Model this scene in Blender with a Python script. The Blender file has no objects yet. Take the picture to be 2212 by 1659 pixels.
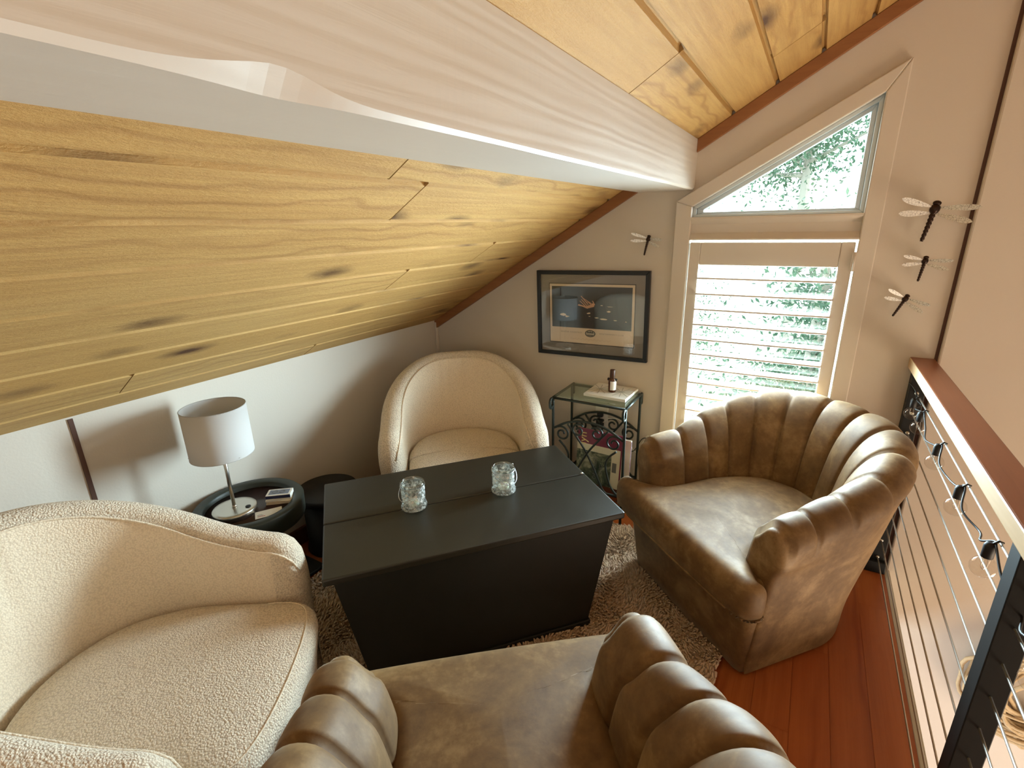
import bpy, bmesh, math, random
from mathutils import Vector, Matrix, noise

random.seed(7)
S = bpy.context.scene
COL = S.collection
PI = math.pi
TAU = 2 * PI

# ------------------------------------------------------------------ helpers
def new_obj(name, bm, mats, parent=None, smooth=False, loc=None, subsurf=0, bevel=0.0):
    me = bpy.data.meshes.new(name)
    bm.normal_update()
    bm.to_mesh(me)
    bm.free()
    o = bpy.data.objects.new(name, me)
    COL.objects.link(o)
    if not isinstance(mats, (list, tuple)):
        mats = [mats]
    for m in mats:
        me.materials.append(m)
    if smooth:
        for p in me.polygons:
            p.use_smooth = True
    if parent:
        o.parent = parent
    if loc is not None:
        o.location = loc
    if bevel > 0:
        b = o.modifiers.new('bevel', 'BEVEL')
        b.width = bevel
        b.segments = 2
        b.limit_method = 'ANGLE'
        b.angle_limit = math.radians(40)
    if subsurf:
        s = o.modifiers.new('subdivision', 'SUBSURF')
        s.levels = subsurf
        s.render_levels = subsurf
    return o

def tag(o, label, cat, group=None, kind=None):
    o['label'] = label
    o['category'] = cat
    if group:
        o['group'] = group
    if kind:
        o['kind'] = kind
    return o

def struct(o):
    o['kind'] = 'structure'
    return o

def empty(name, loc=(0, 0, 0), rz=0.0):
    o = bpy.data.objects.new(name, None)
    COL.objects.link(o)
    o.location = loc
    o.rotation_euler = (0, 0, rz)
    o.empty_display_size = 0.1
    return o

def B():
    return bmesh.new()

def add_box(bm, x0, x1, y0, y1, z0, z1, mat=0, M=None):
    co = [(x0, y0, z0), (x1, y0, z0), (x1, y1, z0), (x0, y1, z0), (x0, y0, z1), (x1, y0, z1), (x1, y1, z1), (x0, y1, z1)]
    vs = [bm.verts.new(M @ Vector(c) if M else c) for c in co]
    for f in ((0, 3, 2, 1), (4, 5, 6, 7), (0, 1, 5, 4), (1, 2, 6, 5), (2, 3, 7, 6), (3, 0, 4, 7)):
        fa = bm.faces.new([vs[i] for i in f])
        fa.material_index = mat
    return vs

def add_hull8(bm, bottom, top, mat=0):
    """bottom, top: 4 points each, same winding (ccw from above)"""
    b = [bm.verts.new(p) for p in bottom]
    t = [bm.verts.new(p) for p in top]
    n = len(b)
    fs = [bm.faces.new(list(reversed(b))), bm.faces.new(t)]
    for i in range(n):
        j = (i + 1) % n
        fs.append(bm.faces.new((b[i], b[j], t[j], t[i])))
    for f in fs:
        f.material_index = mat

def add_prism_xz(bm, pts, y0, y1, mat=0):
    """polygon in (x,z), extruded along y"""
    a = sum(pts[i][0] * pts[(i + 1) % len(pts)][1] - pts[(i + 1) % len(pts)][0] * pts[i][1] for i in range(len(pts)))
    if a < 0:
        pts = list(reversed(pts))
    f = [bm.verts.new((x, y0, z)) for x, z in pts]
    k = [bm.verts.new((x, y1, z)) for x, z in pts]
    n = len(pts)
    fs = [bm.faces.new(f), bm.faces.new(list(reversed(k)))]
    for i in range(n):
        j = (i + 1) % n
        fs.append(bm.faces.new((f[j], f[i], k[i], k[j])))
    for q in fs:
        q.material_index = mat

def catmull(P, n=8, closed=False):
    P = [Vector(p) for p in P]
    out = []
    m = len(P)
    rng = m if closed else m - 1
    for i in range(rng):
        if closed:
            p0, p1, p2, p3 = P[(i - 1) % m], P[i], P[(i + 1) % m], P[(i + 2) % m]
        else:
            p1, p2 = P[i], P[i + 1]
            p0 = P[i - 1] if i > 0 else p1 * 2 - p2
            p3 = P[i + 2] if i + 2 < m else p2 * 2 - p1
        for k in range(n):
            t = k / n
            out.append(0.5 * ((2 * p1) + (p2 - p0) * t + (2 * p0 - 5 * p1 + 4 * p2 - p3) * t * t + (3 * p1 - p0 - 3 * p2 + p3) * t ** 3))
    if not closed:
        out.append(P[-1])
    return out

def add_tube(bm, pts, r, seg=8, closed=False, cap=True, mat=0, flat=None):
    pts = [Vector(p) for p in pts]
    n = len(pts)
    rings = []
    up = None
    for i, p in enumerate(pts):
        if closed:
            t = pts[(i + 1) % n] - pts[(i - 1) % n]
        else:
            t = pts[min(i + 1, n - 1)] - pts[max(i - 1, 0)]
        if t.length < 1e-9:
            t = Vector((0, 0, 1))
        t.normalize()
        if up is None:
            up = Vector((0, 0, 1)) if abs(t.z) < 0.9 else Vector((0, 1, 0))
        a = up - t * up.dot(t)
        if a.length < 1e-6:
            a = t.orthogonal()
        a.normalize()
        up = a
        b = t.cross(a)
        rr = r[i] if isinstance(r, (list, tuple)) else r
        ra, rb = (rr, rr) if flat is None else (rr * flat[0], rr * flat[1])
        rings.append([bm.verts.new(p + a * math.cos(TAU * k / seg) * ra + b * math.sin(TAU * k / seg) * rb) for k in range(seg)])
    m = n if closed else n - 1
    for i in range(m):
        R0, R1 = rings[i], rings[(i + 1) % n]
        for k in range(seg):
            f = bm.faces.new((R0[k], R0[(k + 1) % seg], R1[(k + 1) % seg], R1[k]))
            f.material_index = mat
            f.smooth = True
    if cap and not closed:
        f = bm.faces.new(list(reversed(rings[0])))
        f.material_index = mat
        f = bm.faces.new(rings[-1])
        f.material_index = mat

def add_lathe(bm, prof, seg=48, c=(0, 0, 0), mat=0, cap0=True, cap1=True, mfun=None):
    """prof: list of (r, z)"""
    rings = []
    for r, z in prof:
        rings.append([bm.verts.new((c[0] + r * math.cos(TAU * k / seg), c[1] + r * math.sin(TAU * k / seg), c[2] + z)) for k in range(seg)])
    for i in range(len(prof) - 1):
        for k in range(seg):
            f = bm.faces.new((rings[i][k], rings[i][(k + 1) % seg], rings[i + 1][(k + 1) % seg], rings[i + 1][k]))
            f.material_index = mfun(i) if mfun else mat
            f.smooth = True
    if cap0:
        f = bm.faces.new(list(reversed(rings[0])))
        f.material_index = mfun(0) if mfun else mat
    if cap1:
        f = bm.faces.new(rings[-1])
        f.material_index = mfun(len(prof) - 2) if mfun else mat

def add_sphere(bm, c, r, seg=16, rings=10, sc=(1, 1, 1), mat=0):
    prof = []
    vs = []
    top = bm.verts.new((c[0], c[1], c[2] + r * sc[2]))
    bot = bm.verts.new((c[0], c[1], c[2] - r * sc[2]))
    for i in range(1, rings):
        ph = PI * i / rings
        vs.append([bm.verts.new((c[0] + r * sc[0] * math.sin(ph) * math.cos(TAU * k / seg), c[1] + r * sc[1] * math.sin(ph) * math.sin(TAU * k / seg), c[2] + r * sc[2] * math.cos(ph))) for k in range(seg)])
    fs = []
    for k in range(seg):
        fs.append(bm.faces.new((top, vs[0][k], vs[0][(k + 1) % seg])))
        fs.append(bm.faces.new((bot, vs[-1][(k + 1) % seg], vs[-1][k])))
    for i in range(len(vs) - 1):
        for k in range(seg):
            fs.append(bm.faces.new((vs[i][k], vs[i + 1][k], vs[i + 1][(k + 1) % seg], vs[i][(k + 1) % seg])))
    for f in fs:
        f.material_index = mat
        f.smooth = True

def text_into(bm, body, size, M, mat=0, ext=0.0003, align='CENTER', spacing=1.0):
    cu = bpy.data.curves.new('lettering', 'FONT')
    cu.body = body
    cu.size = size
    cu.align_x = align
    cu.align_y = 'CENTER'
    cu.extrude = ext
    cu.space_character = spacing
    cu.resolution_u = 2
    ob = bpy.data.objects.new('lettering', cu)
    COL.objects.link(ob)
    bpy.context.view_layer.update()
    dg = bpy.context.evaluated_depsgraph_get()
    me = bpy.data.meshes.new_from_object(ob.evaluated_get(dg))
    vs = [bm.verts.new(M @ v.co) for v in me.vertices]
    for p in me.polygons:
        try:
            f = bm.faces.new([vs[i] for i in p.vertices])
            f.material_index = mat
        except ValueError:
            pass
    bpy.data.objects.remove(ob)
    bpy.data.curves.remove(cu)
    bpy.data.meshes.remove(me)

# ------------------------------------------------------------------ materials
class NT:
    def __init__(self, name):
        self.m = bpy.data.materials.new(name)
        self.m.use_nodes = True
        self.t = self.m.node_tree
        self.b = self.t.nodes['Principled BSDF']
        self.out = self.t.nodes['Material Output']
    def n(self, typ, **kw):
        x = self.t.nodes.new(typ)
        for k, v in kw.items():
            if k.startswith('i_'):
                x.inputs[k[2:].replace('_', ' ')].default_value = v
            else:
                setattr(x, k, v)
        return x
    def l(self, a, b):
        self.t.links.new(a, b)
    def coord(self, kind='Object', scale=(1, 1, 1), rot=(0, 0, 0)):
        tc = self.n('ShaderNodeTexCoord')
        mp = self.n('ShaderNodeMapping')
        mp.inputs['Scale'].default_value = scale
        mp.inputs['Rotation'].default_value = rot
        self.l(tc.outputs[kind], mp.inputs['Vector'])
        return mp.outputs['Vector']
    def noise(self, vec, scale, detail=4, rough=0.55, dist=0.0):
        x = self.n('ShaderNodeTexNoise')
        x.inputs['Scale'].default_value = scale
        x.inputs['Detail'].default_value = detail
        x.inputs['Roughness'].default_value = rough
        x.inputs['Distortion'].default_value = dist
        self.l(vec, x.inputs['Vector'])
        return x.outputs['Fac']
    def vor(self, vec, scale, feature='F1', rnd=1.0):
        x = self.n('ShaderNodeTexVoronoi')
        x.feature = feature
        x.inputs['Scale'].default_value = scale
        x.inputs['Randomness'].default_value = rnd
        self.l(vec, x.inputs['Vector'])
        return x
    def ramp(self, fac, stops):
        x = self.n('ShaderNodeValToRGB')
        e = x.color_ramp.elements
        while len(e) < len(stops):
            e.new(0.5)
        for i, (p, c) in enumerate(stops):
            e[i].position = p
            e[i].color = (c[0], c[1], c[2], 1) if len(c) == 3 else c
        self.l(fac, x.inputs['Fac'])
        return x.outputs['Color']
    def mix(self, fac, a, b, mode='MIX'):
        x = self.n('ShaderNodeMix')
        x.data_type = 'RGBA'
        x.blend_type = mode
        ins = [i for i in x.inputs if i.type == 'RGBA']
        fin = [i for i in x.inputs if i.type == 'VALUE'][0]
        for src, dst in ((fac, fin), (a, ins[0]), (b, ins[1])):
            if hasattr(src, 'links'):
                self.l(src, dst)
            elif isinstance(src, (int, float)):
                dst.default_value = src
            else:
                dst.default_value = (src[0], src[1], src[2], 1)
        return [o for o in x.outputs if o.type == 'RGBA'][0]
    def math(self, op, a, b=0.0):
        x = self.n('ShaderNodeMath', operation=op)
        for i, s in enumerate((a, b)):
            if hasattr(s, 'links'):
                self.l(s, x.inputs[i])
            else:
                x.inputs[i].default_value = s
        return x.outputs[0]
    def bump(self, h, strength=0.3, dist=0.01):
        x = self.n('ShaderNodeBump')
        x.inputs['Strength'].default_value = strength
        x.inputs['Distance'].default_value = dist
        self.l(h, x.inputs['Height'])
        self.l(x.outputs['Normal'], self.b.inputs['Normal'])
    def set(self, color=None, rough=None, metal=None, spec=None, **kw):
        for k, v in (('Base Color', color), ('Roughness', rough), ('Metallic', metal), ('Specular IOR Level', spec)):
            if v is None:
                continue
            if hasattr(v, 'links'):
                self.l(v, self.b.inputs[k])
            elif k == 'Base Color':
                self.b.inputs[k].default_value = (v[0], v[1], v[2], 1)
            else:
                self.b.inputs[k].default_value = v
        for k, v in kw.items():
            self.b.inputs[k.replace('_', ' ')].default_value = v
        return self

def srgb(r, g, b):
    f = lambda c: ((c / 255) / 12.92) if c / 255 <= 0.04045 else (((c / 255) + 0.055) / 1.055) ** 2.4
    return (f(r), f(g), f(b))

def plain(name, col, rough=0.5, metal=0.0, spec=0.5, **kw):
    t = NT(name)
    t.set(col, rough, metal, spec, **kw)
    return t.m

M = {}
# painted plaster
t = NT('wall_paint')
v = t.coord()
t.set(t.mix(t.noise(v, 1.3, 3), (0.60, 0.535, 0.455), (0.64, 0.575, 0.495)), 0.75)
t.bump(t.noise(v, 140, 3), 0.12, 0.003)
M['wall'] = t.m
t = NT('casing_paint')
v = t.coord()
t.set((0.64, 0.575, 0.495), 0.5)
t.bump(t.noise(v, 60, 2), 0.05, 0.002)
M['casing'] = t.m
# painted rough beam
t = NT('beam_paint')
v = t.coord('Object', (10, 0.7, 10))
g = t.noise(v, 2.5, 6, 0.6, 1.2)
w = t.n('ShaderNodeTexWave', wave_type='BANDS', bands_direction='Z')
w.inputs['Scale'].default_value = 1.3
w.inputs['Distortion'].default_value = 7.0
w.inputs['Detail'].default_value = 3
t.l(v, w.inputs['Vector'])
v2 = t.coord('Object', (1, 1, 1))
t.set(t.mix(t.noise(v2, 1.5, 4), (0.56, 0.51, 0.45), (0.62, 0.565, 0.50)), 0.42)
sm = t.math('ADD', t.math('MULTIPLY', w.outputs['Fac'], 0.6), g)
t.bump(sm, 0.15, 0.006)
M['beam'] = t.m

def wood_planks(name, base, light, dark, knot, rough, bump, grain_scale=1.0, knots=True, spec=0.3, rnd_amt=0.35, ring=0.45, finea=0.3):
    t = NT(name)
    uv = t.n('ShaderNodeUVMap')
    def mp(sc):
        m_ = t.n('ShaderNodeMapping')
        m_.inputs['Scale'].default_value = sc
        t.l(uv.outputs['UV'], m_.inputs['Vector'])
        return m_.outputs['Vector']
    big = t.noise(mp((0.7, 4.0, 1)), 1.3, 3, 0.5, 0.8)
    at = t.n('ShaderNodeVertexColor', layer_name='plank')
    sep = t.n('ShaderNodeSeparateColor')
    t.l(at.outputs['Color'], sep.inputs['Color'])
    rv = sep.outputs['Red']
    # straight grain, and a cathedral figure on some of the boards
    gr = t.noise(mp((1.1, 34, 1)), 1.6 * grain_scale, 6, 0.68, 0.35)
    w = t.n('ShaderNodeTexWave', wave_type='BANDS', bands_direction='Y')
    w.inputs['Scale'].default_value = 6.5 * grain_scale
    w.inputs['Distortion'].default_value = 8.0
    w.inputs['Detail'].default_value = 2
    w.inputs['Detail Scale'].default_value = 0.9
    w.inputs['Detail Roughness'].default_value = 0.6
    t.l(mp((0.5, 1.0, 1)), w.inputs['Vector'])
    mask = t.ramp(t.noise(mp((0.35, 1.5, 1)), 1.0, 2), [(.47, (0, 0, 0)), (.58, (1, 1, 1))])
    wf = t.math('MULTIPLY', t.math('POWER', w.outputs['Fac'], 5.0), mask)
    fine = t.noise(mp((14, 60, 1)), 4.0, 4, 0.75)
    c = t.mix(big, light, base)
    c = t.mix(t.math('MULTIPLY', t.ramp(gr, [(.42, (0, 0, 0)), (.68, (1, 1, 1))]), ring), c, dark)
    c = t.mix(t.math('MULTIPLY', wf, ring * 1.1), c, dark)
    c = t.mix(t.math('MULTIPLY', fine, finea), c, dark)
    c = t.mix(t.math('MULTIPLY', rv, rnd_amt), c, base)
    h = t.math('ADD', t.math('MULTIPLY', fine, 0.8), t.math('ADD', t.math('MULTIPLY', gr, 0.5), t.math('MULTIPLY', wf, -0.25)))
    if knots:
        kv = t.vor(mp((2.6, 6.5, 1)), 1.0)
        kn = t.noise(mp((3, 9, 1)), 3.0, 3, 0.6)
        kd = t.math('ADD', kv.outputs['Distance'], t.math('MULTIPLY', t.math('SUBTRACT', kn, 0.5), 0.16))
        kf = t.ramp(kd, [(0.05, (1, 1, 1)), (0.12, (0.6, 0.6, 0.6)), (0.26, (0, 0, 0))])
        c = t.mix(kf, c, knot)
        h = t.math('SUBTRACT', h, t.math('MULTIPLY', kf, 0.3))
    t.set(c, rough, 0, spec)
    t.bump(h, bump, 0.006)
    return t.m

M['ceiling'] = wood_planks('cedar_planks', (0.50, 0.285, 0.085), (0.72, 0.48, 0.185), (0.30, 0.145, 0.042), (0.085, 0.034, 0.011), 0.65, 0.7, 1.0, True, 0.3, 0.7, 0.42, 0.30)
M['floor'] = wood_planks('cherry_floor', (0.30, 0.060, 0.014), (0.50, 0.17, 0.045), (0.13, 0.018, 0.006), (0.05, 0.01, 0.005), 0.25, 0.03, 0.5, False, 0.5, 0.8, 0.3, 0.2)

def wood_simple(name, a, b, rough=0.4, scale=(2, 30, 30), bump=0.15):
    t = NT(name)
    v = t.coord('Object', scale)
    n1 = t.noise(v, 1.5, 5, 0.6, 0.6)
    t.set(t.mix(n1, a, b), rough)
    t.bump(n1, bump, 0.003)
    return t.m
M['trim_wood'] = wood_simple('stained_trim', (0.36, 0.15, 0.045), (0.21, 0.078, 0.024), 0.45, (3, 30, 30))
M['rail_wood'] = wood_simple('handrail_wood', (0.30, 0.105, 0.045), (0.19, 0.058, 0.024), 0.35, (30, 2, 30))
M['rail_lit_side'] = wood_simple('handrail_lit_side', (0.56, 0.39, 0.22), (0.44, 0.27, 0.13), 0.45, (30, 2, 30))  # paler copy of the rail wood, window light painted into the colour
M['base_wood'] = wood_simple('baseboard_wood', (0.17, 0.055, 0.025), (0.09, 0.028, 0.014), 0.4, (2, 30, 30))
M['seam'] = plain('dark_seam', (0.085, 0.035, 0.02), 0.7)
M['fascia'] = plain('fascia_paint', (0.50, 0.49, 0.42), 0.5)

# boucle
t = NT('boucle')
v = t.coord()
vo = t.vor(v, 215)
n2 = t.noise(v, 300, 3, 0.6)
n3 = t.noise(v, 4, 3)
h = t.math('ADD', t.math('MULTIPLY', vo.outputs['Distance'], -0.9), t.math('MULTIPLY', n2, 0.9))
c = t.mix(n3, (0.83, 0.70, 0.54), (0.87, 0.745, 0.585))
c = t.mix(t.ramp(vo.outputs['Distance'], [(0.35, (0, 0, 0)), (0.75, (0.55, 0.55, 0.55))]), c, (0.46, 0.35, 0.24))
t.set(c, 0.95, 0, 0.1)
t.b.inputs['Sheen Weight'].default_value = 0.25
t.bump(h, 0.9, 0.0042)
M['boucle'] = t.m
t = NT('boucle_smooth')
v = t.coord()
vo = t.vor(v, 215)
n2 = t.noise(v, 300, 3, 0.6)
h = t.math('ADD', t.math('MULTIPLY', vo.outputs['Distance'], -0.9), t.math('MULTIPLY', n2, 0.9))
c = t.mix(t.noise(v, 4, 3), (0.83, 0.69, 0.52), (0.87, 0.735, 0.565))
c = t.mix(t.ramp(vo.outputs['Distance'], [(0.35, (0, 0, 0)), (0.75, (0.30, 0.30, 0.30))]), c, (0.46, 0.35, 0.24))
t.set(c, 0.95, 0, 0.1)
t.b.inputs['Sheen Weight'].default_value = 0.2
t.bump(h, 0.55, 0.0035)
M['boucle_in'] = t.m
# brown suede
t = NT('suede')
v = t.coord()
n1 = t.noise(v, 5.5, 5, 0.62, 0.4)
n2 = t.noise(v, 38, 5, 0.7)
mm = t.math('ADD', t.math('MULTIPLY', n1, 0.72), t.math('MULTIPLY', n2, 0.28))
c = t.ramp(mm, [(0.36, (0.105, 0.053, 0.018)), (0.5, (0.170, 0.093, 0.033)), (0.66, (0.31, 0.195, 0.085))])
t.set(c, t.ramp(n1, [(0.3, (0.70, 0.70, 0.70)), (0.7, (0.52, 0.52, 0.52))]), 0, 0.4)
t.b.inputs['Sheen Weight'].default_value = 0.15
t.b.inputs['Sheen Roughness'].default_value = 0.4
t.b.inputs['Sheen Tint'].default_value = (1.0, 0.85, 0.62, 1)
t.bump(n2, 0.12, 0.003)
M['suede'] = t.m
# black worn paint
def black_worn(name, col, rough, flecks=0.0):
    t = NT(name)
    v = t.coord()
    n1 = t.noise(v, 9, 5, 0.65)
    n2 = t.noise(v, 60, 3, 0.6)
    c = t.mix(n1, col, (col[0] * 1.7, col[1] * 1.7, col[2] * 1.6))
    if flecks:
        f = t.ramp(t.noise(v, 30, 5, 0.75, 1.0), [(0.70, (0, 0, 0)), (0.78, (flecks, flecks, flecks))])
        c = t.mix(f, c, (0.25, 0.27, 0.22))
    t.set(c, t.math('ADD', rough, t.math('MULTIPLY', n1, 0.15)), 0, 0.5)
    t.bump(n2, 0.06, 0.002)
    return t.m
M['trunk'] = black_worn('black_trunk_paint', (0.013, 0.0115, 0.008), 0.32)
M['trunk_body'] = black_worn('black_trunk_body_paint', (0.005, 0.005, 0.0035), 0.48)
M['drum'] = black_worn('black_drum_paint', (0.014, 0.018, 0.014), 0.40, 0.8)
M['tray_floor'] = wood_simple('dark_tray_floor', (0.035, 0.010, 0.006), (0.014, 0.005, 0.004), 0.3)
M['black'] = plain('black_matte', (0.006, 0.006, 0.006), 0.55)
M['edge_worn'] = plain('worn_edge', (0.30, 0.30, 0.25), 0.5)
M['steel'] = plain('brushed_steel', (0.62, 0.60, 0.55), 0.28, 1.0)
M['cable'] = plain('stainless_cable', (0.70, 0.68, 0.62), 0.35, 0.85)
M['iron'] = plain('wrought_iron', (0.022, 0.030, 0.026), 0.42, 0.4)
M['post'] = plain('black_powdercoat', (0.009, 0.010, 0.010), 0.6, 0.0, 0.3)
t = NT('lamp_fabric')
t.set((0.62, 0.60, 0.585), 0.85, 0, 0.1)
tr = t.n('ShaderNodeBsdfTranslucent')
tr.inputs['Color'].default_value = (0.8, 0.77, 0.73, 1)
mx = t.n('ShaderNodeMixShader')
mx.inputs[0].default_value = 0.15
t.l(t.b.outputs[0], mx.inputs[1])
t.l(tr.outputs[0], mx.inputs[2])
t.l(mx.outputs[0], t.out.inputs['Surface'])
M['shade'] = t.m
M['paper'] = plain('paper_white', (0.78, 0.75, 0.68), 0.7)
M['paper_cream'] = plain('paper_cream', (0.72, 0.60, 0.44), 0.7)
M['navy'] = plain('navy_print', (0.015, 0.022, 0.09), 0.5)
M['bluegrey'] = plain('bluegrey_print', (0.16, 0.18, 0.24), 0.5)
M['ink'] = plain('ink_grey', (0.16, 0.15, 0.13), 0.7)
M['red_ink'] = plain('red_ink', (0.5, 0.06, 0.04), 0.7)

def schlick(t):
    """Fresnel reflectance that is the same on both faces of a thin pane"""
    lw = t.n('ShaderNodeLayerWeight')
    lw.inputs['Blend'].default_value = 0.5
    return t.math('ADD', t.math('MULTIPLY', t.math('POWER', lw.outputs['Facing'], 5.0), 0.96), 0.04)

def glass(name, tint=(1, 1, 1), rough=0.0, k=1.0, refl=0.1):
    """thin pane: transparent with a Fresnel reflection"""
    t = NT(name)
    tr = t.n('ShaderNodeBsdfTransparent')
    tr.inputs['Color'].default_value = (tint[0], tint[1], tint[2], 1)
    gl = t.n('ShaderNodeBsdfGlossy')
    gl.inputs['Roughness'].default_value = rough
    mx = t.n('ShaderNodeMixShader')
    f = t.math('MINIMUM', t.math('ADD', t.math('MULTIPLY', schlick(t), k), refl), 1.0)
    t.l(f, mx.inputs[0])
    t.l(tr.outputs[0], mx.inputs[1])
    t.l(gl.outputs[0], mx.inputs[2])
    t.l(mx.outputs[0], t.out.inputs['Surface'])
    return t.m
M['pane'] = glass('window_pane', (0.97, 1.0, 0.98), 0.0, refl=0.0)
M['pic_glass'] = glass('picture_glass', (1, 1, 1), 0.0, refl=0.02)
M['top_glass'] = glass('table_glass', (0.82, 0.92, 0.84), 0.0, refl=0.05)
M['bulb'] = glass('bulb_glass', (0.96, 0.95, 0.93), 0.0, refl=0.02, k=0.6)
t = NT('jar_glass')
tr = t.n('ShaderNodeBsdfTransparent')
tr.inputs['Color'].default_value = (0.93, 0.95, 0.93, 1)
gl = t.n('ShaderNodeBsdfGlossy')
gl.inputs['Roughness'].default_value = 0.08
mx = t.n('ShaderNodeMixShader')
t.l(t.math('ADD', schlick(t), 0.06), mx.inputs[0])
t.l(tr.outputs[0], mx.inputs[1])
t.l(gl.outputs[0], mx.inputs[2])
fz = t.n('ShaderNodeBsdfDiffuse')
fz.inputs['Color'].default_value = (0.80, 0.80, 0.76, 1)
mx2 = t.n('ShaderNodeMixShader')
vj = t.coord('Object', (1, 1, 1))
pat = t.ramp(t.noise(vj, 75, 3, 0.6, 1.2), [(0.50, (0.06, 0.06, 0.06)), (0.58, (0.50, 0.50, 0.50))])
t.l(pat, mx2.inputs[0])
t.l(mx.outputs[0], mx2.inputs[1])
t.l(fz.outputs[0], mx2.inputs[2])
t.l(mx2.outputs[0], t.out.inputs['Surface'])
M['jar'] = t.m
M['jar_clear'] = glass('jar_rim_glass', (0.93, 0.95, 0.93), 0.03, refl=0.12)
M['frost'] = plain('frosted_star', (0.80, 0.80, 0.76), 0.6)
M['wax'] = plain('candle_wax', (0.80, 0.78, 0.70), 0.6, Subsurface_Weight=0.2)
M['wire'] = plain('bail_wire', (0.55, 0.56, 0.60), 0.3, 1.0)

t = NT('rug_wool')
v = t.coord()
n1 = t.noise(v, 14, 4, 0.6)
t.set(t.mix(n1, (0.58, 0.43, 0.31), (0.74, 0.58, 0.44)), 0.95, 0, 0.05)
M['rug'] = t.m
M['leaf'] = None
for nm, col in (('leaf_dark', (0.034, 0.088, 0.055)), ('leaf_light', (0.075, 0.150, 0.098))):
    t = NT(nm)
    t.set(col, 0.45, 0, 0.4)
    tr = t.n('ShaderNodeBsdfTranslucent')
    tr.inputs['Color'].default_value = (col[0] * 1.2, col[1] * 1.2, col[2], 1)
    mx = t.n('ShaderNodeMixShader')
    mx.inputs[0].default_value = 0.35
    t.l(t.b.outputs[0], mx.inputs[1])
    t.l(tr.outputs[0], mx.inputs[2])
    t.l(mx.outputs[0], t.out.inputs['Surface'])
    M[nm] = t.m
M['bark'] = plain('bark', (0.30, 0.29, 0.25), 0.9)

# ------------------------------------------------------------------ constants
YW = 2.36            # gable wall face
XL = -1.942          # knee wall face
XE = 0.445           # edge of the loft floor
def zc(x):
    return 2.050 + 0.594 * x

# ------------------------------------------------------------------ room shell
def plank_mesh(bm, quads, seed, uvscale=1.0):
    """quads: list of (4 corner verts coords, run axis length (u0,u1), v0,v1)"""
    rnd = random.Random(seed)
    uvl = bm.loops.layers.uv.new('UVMap')
    cl = bm.loops.layers.color.new('plank')
    for corners, u0, u1, v0, v1 in quads:
        ou, ov = rnd.uniform(0, 40), rnd.uniform(0, 40)
        r = rnd.random()
        vs = [bm.verts.new(c) for c in corners]
        f = bm.faces.new(vs)
        for lp, (u, w) in zip(f.loops, ((u0, v0), (u1, v0), (u1, v1), (u0, v1))):
            lp[uvl].uv = (u + ou, w + ov)
            lp[cl] = (r, r, r, 1)

# ceiling: shiplap planks along y on the slope
xs = [1.76, 1.62, 1.48, 1.34, 1.20, 1.06, 0.92, 0.78, 0.64, 0.49, 0.35, 0.21, 0.072, -0.063, -0.20, -0.345, -0.49, -0.70, -0.851, -0.993, -1.137, -1.275, -1.41, -1.55, -1.70, -1.84, -2.0]
joint = {15: [1.438], 18: [1.04], 20: [1.80], 21: [1.415], 24: [0.645], 25: [1.40], 13: [2.0], 12: [1.2], 22: [0.2], 17: [0.9]}
q = []
nv = Vector((0.594, 0, -1)).normalized()   # into the room
def cp(x, y, d=0.0):
    return Vector((x, y, zc(x))) + nv * d
Y0, Y1 = -2.6, YW + 0.06
for i in range(len(xs) - 1):
    xa, xb = xs[i], xs[i + 1]
    cuts = [Y0] + joint.get(i, []) + [Y1]
    for k in range(len(cuts) - 1):
        ya, yb = cuts[k] + (0.002 if k else 0), cuts[k + 1] - (0.002 if k < len(cuts) - 2 else 0)
        g = 0.0115
        lap = 0.0
        # flat face of the board
        q.append(([cp(xb + g * .3, ya), cp(xb + g * .3, yb), cp(xa - g, yb), cp(xa - g, ya)], ya, yb, xb, xa - g))
        # bevelled upper edge of the board and the rebate behind
        q.append(([cp(xa - g, ya), cp(xa - g, yb), cp(xa - g * .35, yb, -0.014), cp(xa - g * .35, ya, -0.014)], ya, yb, xa - g, xa))
        q.append(([cp(xa - g * .35, ya, -0.014), cp(xa - g * .35, yb, -0.014), cp(xa + g * .3, yb, -0.0135), cp(xa + g * .3, ya, -0.0135)], ya, yb, xa, xa + g))
        q.append(([cp(xb + g * .3, yb), cp(xb + g * .3, ya), cp(xb + g * .3, ya, -0.0135), cp(xb + g * .3, yb, -0.0135)], ya, yb, xb, xb + .01))
        for yy, sg in ((ya, 1), (yb, -1)):
            q.append(([cp(xb, yy), cp(xa, yy), cp(xa, yy, -0.012), cp(xb, yy, -0.012)], yy, yy + .01, xb, xa))
bm = B()
plank_mesh(bm, q, 3)
# roof deck above
vs = [bm.verts.new(cp(x, y, -0.018)) for x, y in ((-2.0, Y0), (-2.0, Y1), (1.76, Y1), (1.76, Y0))]
vt = [bm.verts.new(cp(x, y, -0.10)) for x, y in ((-2.0, Y0), (-2.0, Y1), (1.76, Y1), (1.76, Y0))]
bm.faces.new(vs)
bm.faces.new(list(reversed(vt)))
for i in range(4):
    bm.faces.new((vs[i], vt[i], vt[(i + 1) % 4], vs[(i + 1) % 4]))
struct(new_obj('ceiling', bm, M['ceiling']))
# other slope of the roof beyond the ridge (out of view)
bm = B()
add_hull8(bm, [(1.76, Y0, zc(1.76)), (4.2, Y0, 1.75), (4.2, Y1, 1.75), (1.76, Y1, zc(1.76))], [(1.76, Y0, zc(1.76) + .1), (4.2, Y0, 1.85), (4.2, Y1, 1.85), (1.76, Y1, zc(1.76) + .1)])
struct(new_obj('ceiling_far', bm, M['wall']))

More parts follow.
